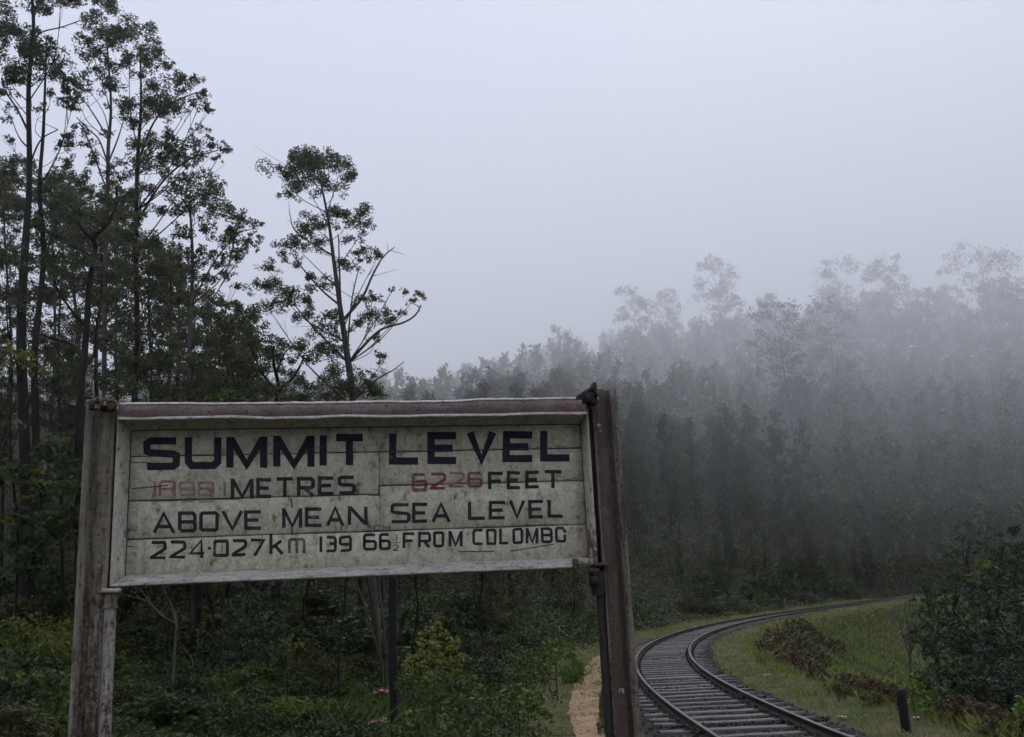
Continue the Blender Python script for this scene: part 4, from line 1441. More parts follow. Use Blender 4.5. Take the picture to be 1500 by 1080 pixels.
t6 = [(285, 260, 23), (265, 275, 20), (305, 270, 18), (320, 285, 17), (285, 300, 26), (260, 310, 18), (310, 305, 22), (335, 310, 16), (350, 320, 13), (365, 325, 10), (378, 328, 8), (375, 347, 9), (345, 340, 20), (365, 357, 14), (330, 350, 18), (295, 335, 17), (270, 340, 17), (340, 377, 15), (355, 370, 13), (320, 385, 16), (295, 372, 18), (265, 375, 16), (300, 410, 15), (335, 405, 14), (347, 420, 9), (280, 410, 17), (310, 440, 18), (340, 450, 15), (330, 480, 18), (290, 460, 20), (355, 475, 14), (300, 500, 22), (330, 520, 22), (280, 530, 24), (350, 540, 20), (320, 560, 22), (262, 440, 16), (255, 500, 20), (290, 570, 22)]
pixel_tree('eucalyptus_tree', 'dense eucalyptus with greener rounded top left of the slender one', 24, [(284, 1000, 12), (284, 700, 10), (281, 583, 9), (279, 480, 8), (278, 380, 6.5), (282, 310, 4)], t6, M['euc'], M['bark_pale'], 107,
           stems=[[(279, 440, 3), (310, 390, 2.4), (345, 345, 1.8), (372, 335, 1.2)]])
t7 = [(411, 506, 15), (431, 510, 17), (448, 526, 15), (403, 530, 17), (423, 547, 15), (436, 563, 17), (374, 547, 20), (387, 571, 18), (444, 583, 13), (366, 506, 20), (362, 465, 18), (374, 481, 18), (350, 580, 18), (415, 575, 15), (395, 500, 12)]
pixel_tree('small_tree', 'small dark tree with curving boughs at the foot of the slender eucalyptus', 24, [(404, 980, 9), (405, 700, 8.5), (405, 590, 8), (404, 560, 7), (403, 535, 5.5), (400, 505, 3)], t7, M['euc'], M['bark'], 108,
           stems=[[(405, 575, 4.5), (425, 558, 3.6), (438, 540, 3), (446, 520, 2)], [(404, 570, 4.5), (388, 552, 3.6), (378, 535, 3), (370, 510, 2)], [(404, 548, 3.5), (412, 528, 2.6), (420, 512, 1.8)]], spread=0.4)

# farther trees of the same grove: they close the lower half behind the heroes
env_x = [-20, 60, 100, 200, 260, 300, 350, 380, 420, 470]
env_y = [200, 215, 230, 275, 345, 410, 455, 490, 535, 560]
tops = lambda u: float(np.interp(u, env_x, env_y))
bgx = [(-28, 30), (8, 34), (75, 31), (92, 36), (120, 33), (143, 29), (172, 35), (222, 31), (246, 27), (262, 36), (312, 33), (338, 29), (365, 35), (432, 37), (470, 39), (-50, 26)]
for i, (u, Y) in enumerate(bgx):
    g = np.random.default_rng(300 + i)
    vt = tops(u) + g.uniform(0, 60)
    hw = 40 * 26 / Y * g.uniform(0.8, 1.2)
    ncl = int(34 + (660 - vt) / 11)
    cl = [(x, y, r) for (x, y, r) in fill_clumps(g, u - hw * 1.3, u + hw * 1.3, vt, 640 if i % 3 else 690, ncl, 9, 19, tops)]
    for k in range(10):
        cl.append((u + g.normal() * 12, vt + 8 + k * 8, g.uniform(10, 17)))
    wd = g.uniform(7, 11) * 26 / Y
    pixel_tree('background_tree', '%s background eucalyptus of the left grove %s' % ('olive' if i % 3 == 0 else ('dark stemmed' if i % 2 else 'pale stemmed'),
               {-28: 'cut by the left edge', 8: 'between the left edge and the nearest trunk', 75: 'right of the two nearest trunks', 92: 'left of the forked tree, farther off', 120: 'hidden behind the forked tree', 143: 'with its stem just right of the fork',
                172: 'behind the airy eucalyptus', 222: 'right of the broad crowned one', 246: 'short stemmed above the letter U', 262: 'faint above the second letter M', 312: 'right of the greener rounded one', 338: 'above the first letter I',
                365: 'above the letter T', 432: 'between the small curving tree and slender one', 470: 'showing low beside the slender one', -50: 'mostly beyond the left edge'}[u]), Y, [(u + g.normal() * 4, 930, wd * 1.1), (u + g.normal() * 3, 700, wd), (u + g.normal() * 5, 700 - (700 - vt) * .4, wd * .8), (u + g.normal() * 4, 700 - (700 - vt) * .75, wd * .55), (u, vt + 5, wd * .25)], cl,
               M['euc'] if i % 3 else M['euc_olive'], M['bark'] if i % 2 else M['bark_pale'], 400 + i, dens=850, L=0.13, Wd=0.055, spread=1.0, limb_step=2)

for i, (u, Y) in enumerate([(180, 22), (250, 19), (320, 24), (385, 20), (455, 25), (505, 19), (612, 24), (700, 29), (60, 20), (130, 26)]):  # trees added so that their crowns shade the scrub under the board
    g = np.random.default_rng(600 + i)
    hw = 52 * 22 / Y
    cl = [(u + g.normal() * hw * .55, 640 + 195 * g.uniform(0, 1), g.uniform(16, 26) * 22 / Y) for _ in range(26)]
    pixel_tree('shade_tree', '%s dark tree added as shade, half hidden by the board, %s' % (['broad', 'narrow', 'drooping'][i % 3], zone(u)), Y, [(u + g.normal() * 8, 960, 3.2), (u + g.normal() * 7, 900, 3), (u + g.normal() * 8, 840, 2.8), (u + 4, 730, 2.4), (u, 640, 1.4)], cl, M['euc'], M['bark'], 620 + i,
               dens=620, L=0.17, Wd=0.08, group='%s trees added as shade behind the board, %s' % (['broad', 'narrow', 'drooping'][i % 3], zone(u)), spread=1.0, limb_step=3)

# yellowish sapling at the left edge and a few leaning saplings
pixel_tree('sapling', 'yellow green leafed sapling low at the left edge', 19, [(20, 960, 5), (22, 800, 4), (15, 650, 3.5), (22, 530, 2)],
           [(15, 515, 18), (40, 522, 16), (28, 535, 16), (5, 530, 16), (60, 545, 12), (8, 690, 14), (58, 705, 15), (72, 718, 12), (40, 730, 10), (12, 760, 11), (92, 765, 10), (80, 780, 9), (50, 690, 10), (25, 620, 9)], M['yellow'], M['bark'], 120, dens=520, L=0.14, Wd=0.07, spread=0.4)
pixel_tree('sapling', 'low leafy sapling filling the gap just left of the pale post', 21, [(95, 950, 6), (92, 800, 5), (88, 700, 3)],
           fill_clumps(np.random.default_rng(9), 50, 118, 660, 800, 16, 10, 18), M['green'], M['bark'], 121, dens=520, L=0.13, Wd=0.06, spread=0.5)
pixel_tree('sapling', 'leafy green sapling top showing just over the board', 17, [(330, 1000, 5), (330, 800, 5), (328, 620, 4), (330, 585, 2)],
           [(335, 578, 11), (322, 582, 10), (350, 584, 9), (308, 588, 9), (365, 590, 8), (335, 600, 15), (310, 610, 14), (360, 610, 14)], M['green'], M['bark'], 122, dens=900, L=0.10, Wd=0.05, spread=0.3)
# stems seen under the board
for i, (lab, Y, tr_, bark) in enumerate((
        ('pale leaning stem, first of the bundle left of the dark pole', 23, [(560, 985, 3), (548, 930, 3), (533, 880, 3), (522, 845, 3), (520, 760, 4), (516, 640, 2)], 'bark_pale'),
        ('thick olive stem in the bundle left of the dark pole', 22, [(561, 992, 6), (555, 930, 6), (546, 880, 5.5), (538, 845, 5.5), (535, 760, 4), (532, 660, 3)], 'bark_olive'),
        ('greyish stem curving in beside the dark pole', 21, [(566, 985, 2.4), (565, 935, 2.4), (560, 890, 2.2), (552, 850, 2), (550, 760, 1.6), (548, 680, 1)], 'bark_pale'),
        ('dark trunk standing well behind the leaning stems', 30, [(528, 960, 12), (528, 850, 11), (530, 740, 9), (532, 640, 6)], 'bark'),
        ('dark trunk in the gloom beneath the board near the pale post', 24, [(290, 1010, 13), (292, 930, 12), (293, 850, 11), (296, 700, 9), (300, 620, 6)], 'bark'))):
    g = np.random.default_rng(500 + i)
    u0 = tr_[-1][0]
    pixel_tree('slim_tree', lab, Y, tr_, fill_clumps(g, u0 - 35, u0 + 35, 640, 800, 12, 9, 16), M['euc'], M[bark], 510 + i, dens=500, L=0.2, Wd=0.07, spread=0.4, limb_step=3)
# dead saplings, bare
for i, (lab, Y, tr_, st_) in enumerate((
        ('bare grey dead sapling forking below the board near the pale post', 16, [(253, 1010, 3.5), (255, 960, 4), (257, 915, 4.5), (249, 890, 4), (246, 862, 3), (243, 800, 1.5)],
         [[(256, 912, 3.5), (240, 904, 3), (222, 886, 2.4), (205, 862, 1.6)], [(254, 960, 3), (244, 1000, 2.4), (242, 1015, 2)], [(257, 925, 2.4), (266, 912, 1.6), (276, 900, 1)]]),
        ('small bare dead stem bending between the two dark trunks', 17, [(284, 1000, 2.4), (281, 985, 3), (274, 965, 2.6), (266, 950, 1.6)], [[(280, 985, 2), (287, 960, 1.2), (290, 940, .8)]]),
        ('leafless dead shrub on the edge of the grassy bank', 30, [(1336, 985, 3), (1334, 950, 2.6), (1330, 915, 2), (1324, 890, 1.2)],
         [[(1335, 960, 2), (1344, 930, 1.6), (1350, 900, 1)], [(1334, 950, 2), (1322, 925, 1.4), (1314, 900, 1)], [(1335, 965, 2), (1326, 940, 1.4), (1322, 925, 1)]]))):
    pixel_tree('dead_sapling', lab, Y, tr_, [], None, M['deadwood'], 530 + i, stems=st_)

# the dark pole seen under the board
Yp = 16.2
a = P(574, 842, Yp)
x_, z_ = a[0], gz1(a[0], Yp)
mb = MB()
hh = np.linspace(-0.3, 3.6, 16)
mb.tube([(0.004 * math.sin(q * 3) + (q - 1.5) * 0.012, 0, q) for q in hh], [0.062 - 0.004 * math.sin(q * 5) for q in hh], 12)
mt, nt, out = mat_new('charred_timber')
b = NB(nt)
n1 = b.noise(b.coord('Object', (6, 6, 0.8)), 5, 5)
b.bsdf(out, b.ramp(n1, [(0.3, (0.003, 0.003, 0.003)), (0.7, (0.012, 0.011, 0.010))]), 0.9, normal=b.bump(n1, 0.8, 0.01))
M['charred'] = mt
tag(obj('pole', mb.mesh('pole', M['charred'], True), loc=(x_, Yp, z_)), 'straight blackish pole standing in the scrub below the board', 'pole')

# short dark post beside the track
a = P(1325, 1050, 16.0)
mb = MB()
for k, q in enumerate(np.linspace(-0.2, 0.60, 7)):
    pass
zz = np.linspace(-0.2, 0.62, 8)
V, n = [], 10
for q in zz:
    for k in range(n):
        an = k / n * 2 * math.pi
        r = 0.072 * (1 + 0.07 * math.sin(3 * an + q * 4)) * (1.0 if q < 0.60 else 0.9)
        V.append((r * math.cos(an) - q * 0.015, r * math.sin(an) * 0.9, q + (0.012 * math.cos(an) if q > 0.6 else 0)))
i = np.arange(len(zz) - 1)[:, None] * n
j = np.arange(n)[None]
F = np.stack([i + j, i + (j + 1) % n, i + n + (j + 1) % n, i + n + j], -1).reshape(-1, 4)
me = mesh_np('marker_post', np.array(V), [F, np.array([list(range((len(zz) - 1) * n, len(zz) * n))])], M['charred'])
tag(obj('marker_post', me, loc=(a[0], 16.0, gz1(a[0], 16.0))), 'short weathered wooden post leaning beside the right hand verge', 'post')


# ------------------------------------------------------------------ bushes: variants, then copies
def bush_mesh(seed, R, H, nl, L, Wd, mat, lobes=9, hang=0.1):
    g = np.random.default_rng(seed)
    cl = []
    for k in range(lobes):
        a = g.uniform(0, 6.28)
        rr = R * g.uniform(0, 0.72)
        zz = H * g.uniform(0.15, 0.8) * (1 - 0.5 * rr / R)
        cl.append(((math.cos(a) * rr, math.sin(a) * rr, zz), R * g.uniform(0.28, 0.5)))
    cl.append(((0, 0, H * 0.75), R * 0.35))
    tot = sum(r * r for _, r in cl)
    leaf = leaf_cloud('foliage', cl, nl / tot, L, Wd, mat, g, hang=hang, flat=H / R * 0.9)
    mb = MB()
    for c, r in cl:
        mb.tube(spline([(g.normal() * .04, g.normal() * .04, -0.1), (c[0] * .4, c[1] * .4, c[2] * .55), c], 3), np.linspace(0.014 * R + .004, 0.004, 7), 4, False)
    return leaf, mb.mesh('stem', M['bark'])


BV = {}
for nm, mat, nl, L, Wd in (('dark', 'dark', 2400, 0.11, 0.055), ('blue', 'blue', 2600, 0.10, 0.042), ('green', 'green', 2400, 0.10, 0.05), ('bright', 'bright', 1600, 0.10, 0.055),
                           ('yellow', 'yellow', 2400, 0.085, 0.042), ('bracken', 'bracken', 1800, 0.12, 0.04), ('olive', 'euc_olive', 2500, 0.10, 0.036)):
    BV[nm] = [bush_mesh(hash(nm) % 97 + 7 * k if False else (sum(map(ord, nm)) + 7 * k), 1.0, (0.85, 1.1, 0.7)[k], nl, L, Wd, M[mat]) for k in range(3)]


def bush(kind, x, y, w_, h_, label, group=None, name='bush', seed=None, sink=0.05, cat='bush'):
    g = np.random.default_rng(int(abs(x * 131 + y * 77)) + (seed or 0))
    lf, sm = BV[kind][g.integers(0, 3)]
    r = thing(name, label, cat, (x, y, gz1(x, y) - sink), group)
    r.scale = (w_ / 2, w_ / 2 * g.uniform(.85, 1.15), h_)
    r.rotation_euler = (0, 0, g.uniform(0, 6.28))
    obj('foliage', lf, r)
    obj('stem', sm, r)
    return r


def bush_px(kind, u, Y, wpx, vtop, label, group=None, name='bush', seed=0):
    """bush at pixel column u and distance Y; reaches up to pixel row vtop"""
    t = P(u, vtop, Y)
    zb = gz1(t[0], Y)
    return bush(kind, t[0], Y, wpx * Y / FPX, max(0.25, (t[2] - zb) / 1.0), label, group, name, seed)


for i, (mt_, Y, L_, cl_, lab) in enumerate((
        ('yellow', 14.6, 0.055, [(642, 914, 8), (630, 928, 11), (650, 930, 11), (618, 945, 13), (640, 948, 15), (664, 950, 13), (606, 962, 13), (628, 966, 15), (652, 968, 15), (676, 966, 12), (612, 985, 14), (640, 988, 15), (668, 985, 13), (590, 975, 9)], 'yellow green conical bush with reddish tip in the scrub below the board'),
        ('green', 13.8, 0.06, [(600, 1000, 14), (625, 1004, 16), (655, 1003, 17), (682, 1000, 15), (640, 1022, 16), (610, 1022, 15), (670, 1024, 16), (700, 1012, 13)], 'leafy green bush spreading at the foot of the yellow green one'),
        ('blue', 15.6, 0.06, [(378, 872, 13), (350, 880, 14), (398, 885, 13), (336, 900, 15), (365, 900, 17), (392, 905, 16), (412, 915, 12), (350, 925, 17), (380, 930, 18), (405, 940, 14), (330, 935, 14), (362, 952, 17), (392, 960, 16), (340, 965, 16)], 'big blue green bush in the shade under the left half of the board'),
        ('euc_olive', 14.8, 0.05, [(425, 955, 12), (448, 950, 13), (470, 956, 14), (490, 966, 14), (508, 978, 13), (435, 975, 16), (465, 978, 17), (492, 992, 15), (445, 1000, 17), (475, 1004, 16), (415, 990, 13)], 'rounded olive hummock bush between the blue green bush and the dark pole'),
        ('yellow', 16, 0.05, [(415, 945, 9), (425, 938, 9), (408, 962, 10), (436, 948, 8)], 'yellowish bush just right of the blue green bush'),
        ('bright', 23, 0.08, [(800, 945, 8), (815, 940, 8), (826, 948, 8), (806, 956, 10), (822, 960, 10), (838, 962, 8), (792, 962, 9), (812, 970, 9)], 'bright green bush glowing where the footpath bends'),
        ('green', 19.5, 0.07, [(745, 965, 11), (765, 960, 12), (785, 968, 11), (755, 982, 13), (778, 985, 12), (800, 982, 10)], 'green bush left of the footpath bend'),
        ('dark', 16.5, 0.065, [(705, 970, 12), (725, 968, 13), (700, 988, 13), (722, 990, 14), (742, 992, 12), (712, 1008, 13)], 'dark bush between the conical bush and the footpath'),
        ('green', 13.2, 0.065, [(735, 1020, 13), (760, 1015, 14), (785, 1022, 13), (748, 1040, 15), (775, 1042, 15), (800, 1045, 12), (725, 1048, 14)], 'mid green bush left of the near end of the footpath'),
        ('dark', 12.6, 0.065, [(20, 975, 20), (55, 985, 18), (80, 1000, 16), (35, 1010, 22), (5, 1000, 20), (70, 1030, 20), (30, 1050, 22), (95, 1050, 16)], 'dark bush at the lower left corner beside the pale post'),
        ('green', 12.2, 0.055, [(190, 1000, 14), (215, 1010, 14), (240, 1022, 14), (200, 1035, 16), (230, 1048, 16), (180, 1045, 14)], 'green bush beside the foot of the pale post'),
        ('dark', 11.6, 0.055, [(330, 1025, 15), (360, 1020, 16), (390, 1030, 15), (345, 1050, 18), (380, 1055, 18), (310, 1055, 15)], 'dark leafy bush at the bottom below the letters ABOVE'),
        ('green', 11.4, 0.055, [(455, 1040, 13), (480, 1034, 14), (505, 1044, 14), (530, 1052, 13), (470, 1062, 16), (500, 1068, 16), (545, 1070, 13)], 'fresh green lantana bush at the bottom left of the dark pole'),
        ('green', 11.4, 0.055, [(600, 1048, 13), (625, 1042, 14), (650, 1050, 14), (610, 1070, 16), (640, 1072, 16), (585, 1066, 13)], 'fresh green lantana bush at the bottom right of the dark pole'))):
    base_v = max(c[1] + c[2] for c in cl_)
    um = sum(c[0] for c in cl_) / len(cl_)
    yh_ = ground_hit(um, base_v - 2)
    Y = yh_ if Y * 0.72 < yh_ < Y * 1.4 else Y
    pixel_tree('bush', lab, Y, [(um, base_v + 2, 1.3), (um - 2, base_v * .6 + cl_[0][1] * .4, 1.0), (um, cl_[0][1] + 8, .6)], cl_, M[mt_], M['bark'], 860 + i, dens=2300 * (14 / Y), L=L_ * 1.25, Wd=L_ * 0.68, cat='bush', spread=0.28, limb_step=3)
t_ = P(642, 906, 14.6)
V, F = leaves_np(blob_points((0, 0, 0), 0.09, 90, rng), 0.055, 0.02, rng, -0.6)
tag(obj('reddish_shoots', mesh_np('reddish_shoots', V, F, M['redtip']), loc=(t_[0], 14.6, t_[2])), 'reddish young shoots crowning the conical yellow green bush', 'shoots')
bush_px('bright', 838, 27, 50, 934, 'smaller bright green bush behind the footpath bend')
bush_px('olive', 890, 22, 22, 985, 'small tuft bush hidden behind the brown post')
bush_px('green', 880, 17.5, 26, 988, 'low bush on the right side of the footpath')
bush_px('bracken', 1240, 21.5, 70, 990, 'brown dead bush midway along the inner verge')
bush_px('bracken', 1180, 27, 70, 968, 'brown dead bush where the inner verge narrows')
bush_px('bracken', 1130, 36, 60, 938, 'brown dead bush at the head of the grassy bank')

for i, (mt_, Y, L_, cl_, lab) in enumerate((
        ('bright', 17.2, 0.07, [(1343, 992, 6), (1338, 1002, 8), (1350, 1006, 9), (1356, 1018, 9), (1342, 1020, 9), (1334, 1030, 8), (1352, 1032, 9)], 'bright green bush right behind the short wooden post'),
        ('bright', 18.5, 0.06, [(1310, 976, 5), (1316, 984, 6), (1306, 992, 6), (1300, 1000, 7), (1314, 1002, 7)], 'thin bright green bush left of the short wooden post'),
        ('green', 17.0, 0.06, [(1386, 1012, 6), (1374, 1020, 7), (1392, 1022, 7), (1366, 1030, 8), (1380, 1034, 8)], 'low light green bush on the verge edge right of the short post'),
        ('bright', 14.4, 0.07, [(1490, 1026, 7), (1502, 1036, 10), (1486, 1042, 8), (1500, 1055, 10)], 'bright fern like bush at the right edge of the frame'),
        ('bracken', 15.6, 0.06, [(1400, 1022, 10), (1416, 1024, 11), (1390, 1034, 12), (1410, 1040, 13), (1430, 1040, 12), (1398, 1054, 13), (1422, 1058, 13), (1442, 1054, 11)], 'reddish brown dead bush right of the short wooden post'),
        ('bracken', 14.2, 0.06, [(1462, 1046, 11), (1480, 1050, 12), (1498, 1062, 12), (1455, 1062, 13), (1476, 1068, 13), (1440, 1070, 12), (1500, 1078, 12)], 'reddish brown dead bush in the lower right corner'),
        ('bracken', 18, 0.06, [(1262, 1005, 9), (1280, 1004, 10), (1296, 1010, 10), (1270, 1020, 11), (1290, 1024, 11), (1308, 1022, 9)], 'brown dead bush left of the short wooden post'),
        ('green', 19, 0.06, [(1222, 1004, 8), (1238, 1010, 9), (1250, 1016, 9), (1230, 1022, 9)], 'green weedy bush at the edge of the inner verge'))):
    base_v = max(c[1] + c[2] for c in cl_)
    um = sum(c[0] for c in cl_) / len(cl_)
    yh_ = ground_hit(um, base_v - 2)
    Y = yh_ if Y * 0.72 < yh_ < Y * 1.4 else Y
    pixel_tree('bush', lab, Y, [(um, base_v + 2, 1.3), (um - 2, base_v * .6 + cl_[0][1] * .4, 1.0), (um, cl_[0][1] + 8, .6)], cl_, M[mt_], M['bark'], 830 + i, dens=2300 * (14 / Y), L=L_ * 1.25, Wd=L_ * 0.68, cat='bush', spread=0.2, limb_step=3)

# large bushes and trees in the hollow on the right
for i, (mt_, u, v, ru, rv, Y, nc_, lab) in enumerate((
        ('blue', 1425, 965, 62, 62, 27, 60, 'big layered dark green bush in the hollow right of the bank'), ('dark', 1372, 925, 34, 38, 33, 26, 'dark bush at the right end of the grassy bank'),
        ('dark', 1490, 940, 50, 70, 31, 40, 'dark bush behind the layered one at the right edge'), ('dark', 1400, 880, 46, 38, 42, 34, 'dark bush hiding the far end of the track'),
        ('blue', 1462, 872, 48, 36, 44, 34, 'dark bush above the layered bush at the right'), ('yellow', 1441, 842, 16, 18, 52, 12, 'small yellow green bush glowing above the dark bushes at the right'),
        ('dark', 1492, 822, 50, 48, 50, 40, 'dark bush rising at the right edge above the hollow'), ('dark', 1362, 878, 26, 18, 62, 16, 'dark bush close beside the vanishing track'),
        ('euc_hill', 1420, 800, 46, 40, 75, 26, 'grey green tree behind the small glowing bush at the right'), ('dark', 1395, 1005, 46, 34, 25, 28, 'dark low bush below the layered bush'), ('blue', 1480, 1000, 46, 34, 24, 28, 'dark low bush at the bottom of the hollow by the right edge'))):
    g = np.random.default_rng(900 + i)
    cl_ = []
    for _ in range(nc_):
        a_ = g.uniform(0, 6.28)
        q_ = g.uniform(0, 1) ** 0.5
        cl_.append((u + math.cos(a_) * ru * q_, v - math.sin(a_) * rv * q_, g.uniform(8, 15) * 30 / Y))
    zb_ = P(u, v + rv, Y)
    pixel_tree('large_bush', lab, Y, [(u, v + rv + 4, 5), (u - 3, v + rv * .4, 4), (u + 2, v - rv * .2, 2.5)], cl_, M[mt_], M['bark'], 900 + i, dens=900 * (30 / Y) ** 0.6, L=0.12 * (Y / 27) ** .7, Wd=0.06 * (Y / 27) ** .7, cat='bush', spread=1.1 * Y / 30, limb_step=3)

# scrub of the left shelf: many similar bushes
g = np.random.default_rng(77)
n = 0
while n < 150:
    Y = g.uniform(10.5, 30) if n < 105 else g.uniform(28, 56)
    u = g.uniform(-60, 900)
    p_ = P(u, 900, Y)
    d_, _ = track_dist(np.array([p_[0]]), np.array([Y]))
    if d_[0] < (4.6 if Y < 22 else 4.3):
        continue
    if (300 < u < 860 and 11 < Y < 15.5):
        continue
    hmax = np.interp(u, [0, 120, 500, 700, 800, 900], [1.0, 0.9, .6, .42, .35, .3]) * np.interp(Y, [10, 14, 20, 30, 56], [0.5, 0.8, 1.2, 2.6, 4.0])
    h_ = hmax * g.uniform(0.6, 1.15)
    w_ = h_ * g.uniform(1.3, 2.2) + 0.4
    if Y < 13:
        kind = ['green', 'dark', 'green', 'olive'][n % 4]
    elif Y < 22:
        kind = ['dark', 'green', 'olive', 'green', 'dark', 'yellow', 'blue'][n % 7]
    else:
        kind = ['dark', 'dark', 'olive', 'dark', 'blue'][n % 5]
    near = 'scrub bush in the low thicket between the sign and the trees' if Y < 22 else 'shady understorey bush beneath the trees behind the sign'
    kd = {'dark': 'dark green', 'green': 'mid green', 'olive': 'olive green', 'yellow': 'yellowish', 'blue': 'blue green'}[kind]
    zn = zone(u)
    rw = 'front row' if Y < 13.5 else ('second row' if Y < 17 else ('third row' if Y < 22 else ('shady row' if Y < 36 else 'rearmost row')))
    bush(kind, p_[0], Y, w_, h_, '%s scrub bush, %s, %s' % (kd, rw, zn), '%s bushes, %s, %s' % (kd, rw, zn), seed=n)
    n += 1

# bushes along the foot of the hill, outside the curve
g = np.random.default_rng(88)
for n in range(64):
    k = int(g.uniform(72, 270))
    off = g.uniform(3.4, 6.8) if n % 2 else g.uniform(5, 9)
    x, y = RR[k] + NL[k] * (off + 1.7)
    if y < 27:
        continue
    h_ = (0.5 + 0.35 * (off - 3.4)) * g.uniform(.7, 1.3)
    kind = ['green', 'dark', 'olive', 'bright', 'dark', 'green', 'dark'][n % 7] if off < 5.5 else ['dark', 'green', 'dark', 'olive'][n % 4]
    kd = {'dark': 'dark green', 'green': 'mid green', 'olive': 'olive green', 'bright': 'light green'}[kind]
    zn = zone(pix((x, y, 1))[0])
    far = 'near' if y < 45 else ('midway' if y < 75 else 'far')
    bush(kind, x, y, h_ * g.uniform(1.4, 2.4), h_, '%s bush at the hill foot, %s, %s' % (kd, zn, far), '%s bushes at the foot of the hill, %s, %s' % (kd, zn, far), seed=n)

# flower heads on the scrub
for (u, v_, Y, lab) in ((557, 1011, 12.6, 'pink lantana flowers at the foot of the dark pole'), (562, 1057, 11.4, 'pale pink lantana flowers low in the scrub below the board'), (689, 1022, 12.4, 'small red pink flower in the scrub below the conical bush')):
    p_ = P(u, v_, Y)
    r = thing('flower', lab, 'flower', tuple(p_))
    for k in range(5 if u < 600 else 2):
        c = rng.normal(size=3) * [0.05, 0.04, 0.015]
        V, F = leaves_np(c + rng.normal(size=(16, 3)) * [0.014, 0.014, 0.006], 0.022, 0.02, rng, 0, 2.0)
        obj('flower_head', mesh_np('flower_head', V, F, M['petal']), r)
    mb = MB()
    mb.tube([(0, 0, -0.01), (0.01, 0.02, -0.35), (0.0, 0.05, -0.6)], 0.005, 5)
    obj('stem', mb.mesh('stem', M['green']), r)

# ------------------------------------------------------------------ ground cover (nobody could count it)
def scatter_leaves(name, label, cat, n, reg, dens_fn, hfn, L, Wd, mat, seed, up=0.8, hang=0.0):
    g = np.random.default_rng(seed)
    u = g.uniform(reg[0], reg[1], n)
    Y = reg[2] * (reg[3] / reg[2]) ** g.uniform(0, 1, n)
    X = u * Y
    keep = g.uniform(0, 1, n) < dens_fn(X, Y)
    X, Y = X[keep], Y[keep]
    Z = ground(X, Y) + hfn(X, Y) * g.uniform(0, 1, len(X)) ** 0.6
    V, F = leaves_np(np.stack([X, Y, Z], 1), 1, 1, g, hang, up)
    V = V.reshape(-1, 4, 3)
    c = V.mean(1, keepdims=True)
    s = (L * (Y / 14) ** 0.75)[:, None, None]
    V = c + (V - c) * s * np.array([1, 1, 1])
    mid = V
    # narrow the leaf
    b_, e_ = V[:, 1].copy(), V[:, 3].copy()
    cc = (b_ + e_) / 2
    V[:, 1] = cc + (b_ - cc) * Wd
    V[:, 3] = cc + (e_ - cc) * Wd
    tag(obj(name, mesh_np(name, V.reshape(-1, 3), F, mat)), label, cat, kind='stuff')


def dleft(X, Y):
    d, _ = track_dist(X, Y)
    pd = np.full(X.shape, 9.0)
    for q in PATHC[::3]:
        pd = np.minimum(pd, np.hypot(X - q[0], Y - q[1]))
    return d, pd


def f_under(X, Y):
    d, pd = dleft(X, Y)
    return (d > 2.6) * smooth(0.38, 0.95, pd + vnoise(X, Y, 2.2, 8) * .2) * smooth(3.0, 4.2, d + vnoise(X, Y, 1.2, 18) * .5)


scatter_leaves('undergrowth', 'low tangle of dark green weeds covering the forest floor left of the path', 'undergrowth', 120000, (-0.62, 0.14, 9.5, 62), f_under,
               lambda X, Y: np.clip(0.10 + 0.15 * vnoise(X, Y, 1.6, 12) + 0.012 * (Y - 10), 0.04, 0.5), 0.085, 0.5, M['dark'], 61)


scatter_leaves('undergrowth', 'low weeds on the ground around the foot of the sign', 'undergrowth', 30000, (-1.6, 0.13, 3.6, 9.6), lambda X, Y: smooth(0.4, 1.0, dleft(X, Y)[1]) * 1.0,
               lambda X, Y: np.clip(0.12 + 0.1 * vnoise(X, Y, 1.6, 12), 0.04, 0.25), 0.10, 0.5, M['dark'], 73)
scatter_leaves('undergrowth', 'low tangle of weeds under the trees beyond the left edge', 'undergrowth', 22000, (-1.5, -0.6, 9.5, 30), lambda X, Y: 1.0 + 0 * X,
               lambda X, Y: np.clip(0.2 + 0.2 * vnoise(X, Y, 1.6, 12), 0.05, 0.5), 0.14, 0.5, M['dark'], 74)


def blades(name, label, n, reg, dens_fn, hfn, wd, mat, seed, lean=0.35):
    g = np.random.default_rng(seed)
    u = g.uniform(reg[0], reg[1], n)
    Y = reg[2] * (reg[3] / reg[2]) ** g.uniform(0, 1, n)
    X = u * Y
    keep = g.uniform(0, 1, n) < dens_fn(X, Y)
    X, Y = X[keep], Y[keep]
    k = len(X)
    Z = ground(X, Y)
    H_ = hfn(X, Y) * g.uniform(0.5, 1.3, k)
    a = g.uniform(0, 6.28, k)
    wv_ = (wd * (Y / 14) ** 0.8) * g.uniform(.6, 1.3, k)
    dx, dy = np.cos(a) * wv_, np.sin(a) * wv_
    lx, ly = g.normal(size=k) * H_ * lean, g.normal(size=k) * H_ * lean
    base = np.stack([X, Y, Z - 0.01], 1)
    V = np.stack([base - np.stack([dx, dy, 0 * dx], 1), base + np.stack([dx, dy, 0 * dx], 1), base + np.stack([lx * .45 + dx * .7, ly * .45 + dy * .7, H_ * .6], 1), base + np.stack([lx, ly, H_], 1)], 1)
    F = np.arange(4 * k).reshape(k, 4)
    tag(obj(name, mesh_np(name, V.reshape(-1, 3), F, mat)), label, 'grass', kind='stuff')


def f_weeds(X, Y):
    return f_under(X, Y) * smooth(0.0, 0.5, vnoise(X, Y, 1.0, 101))


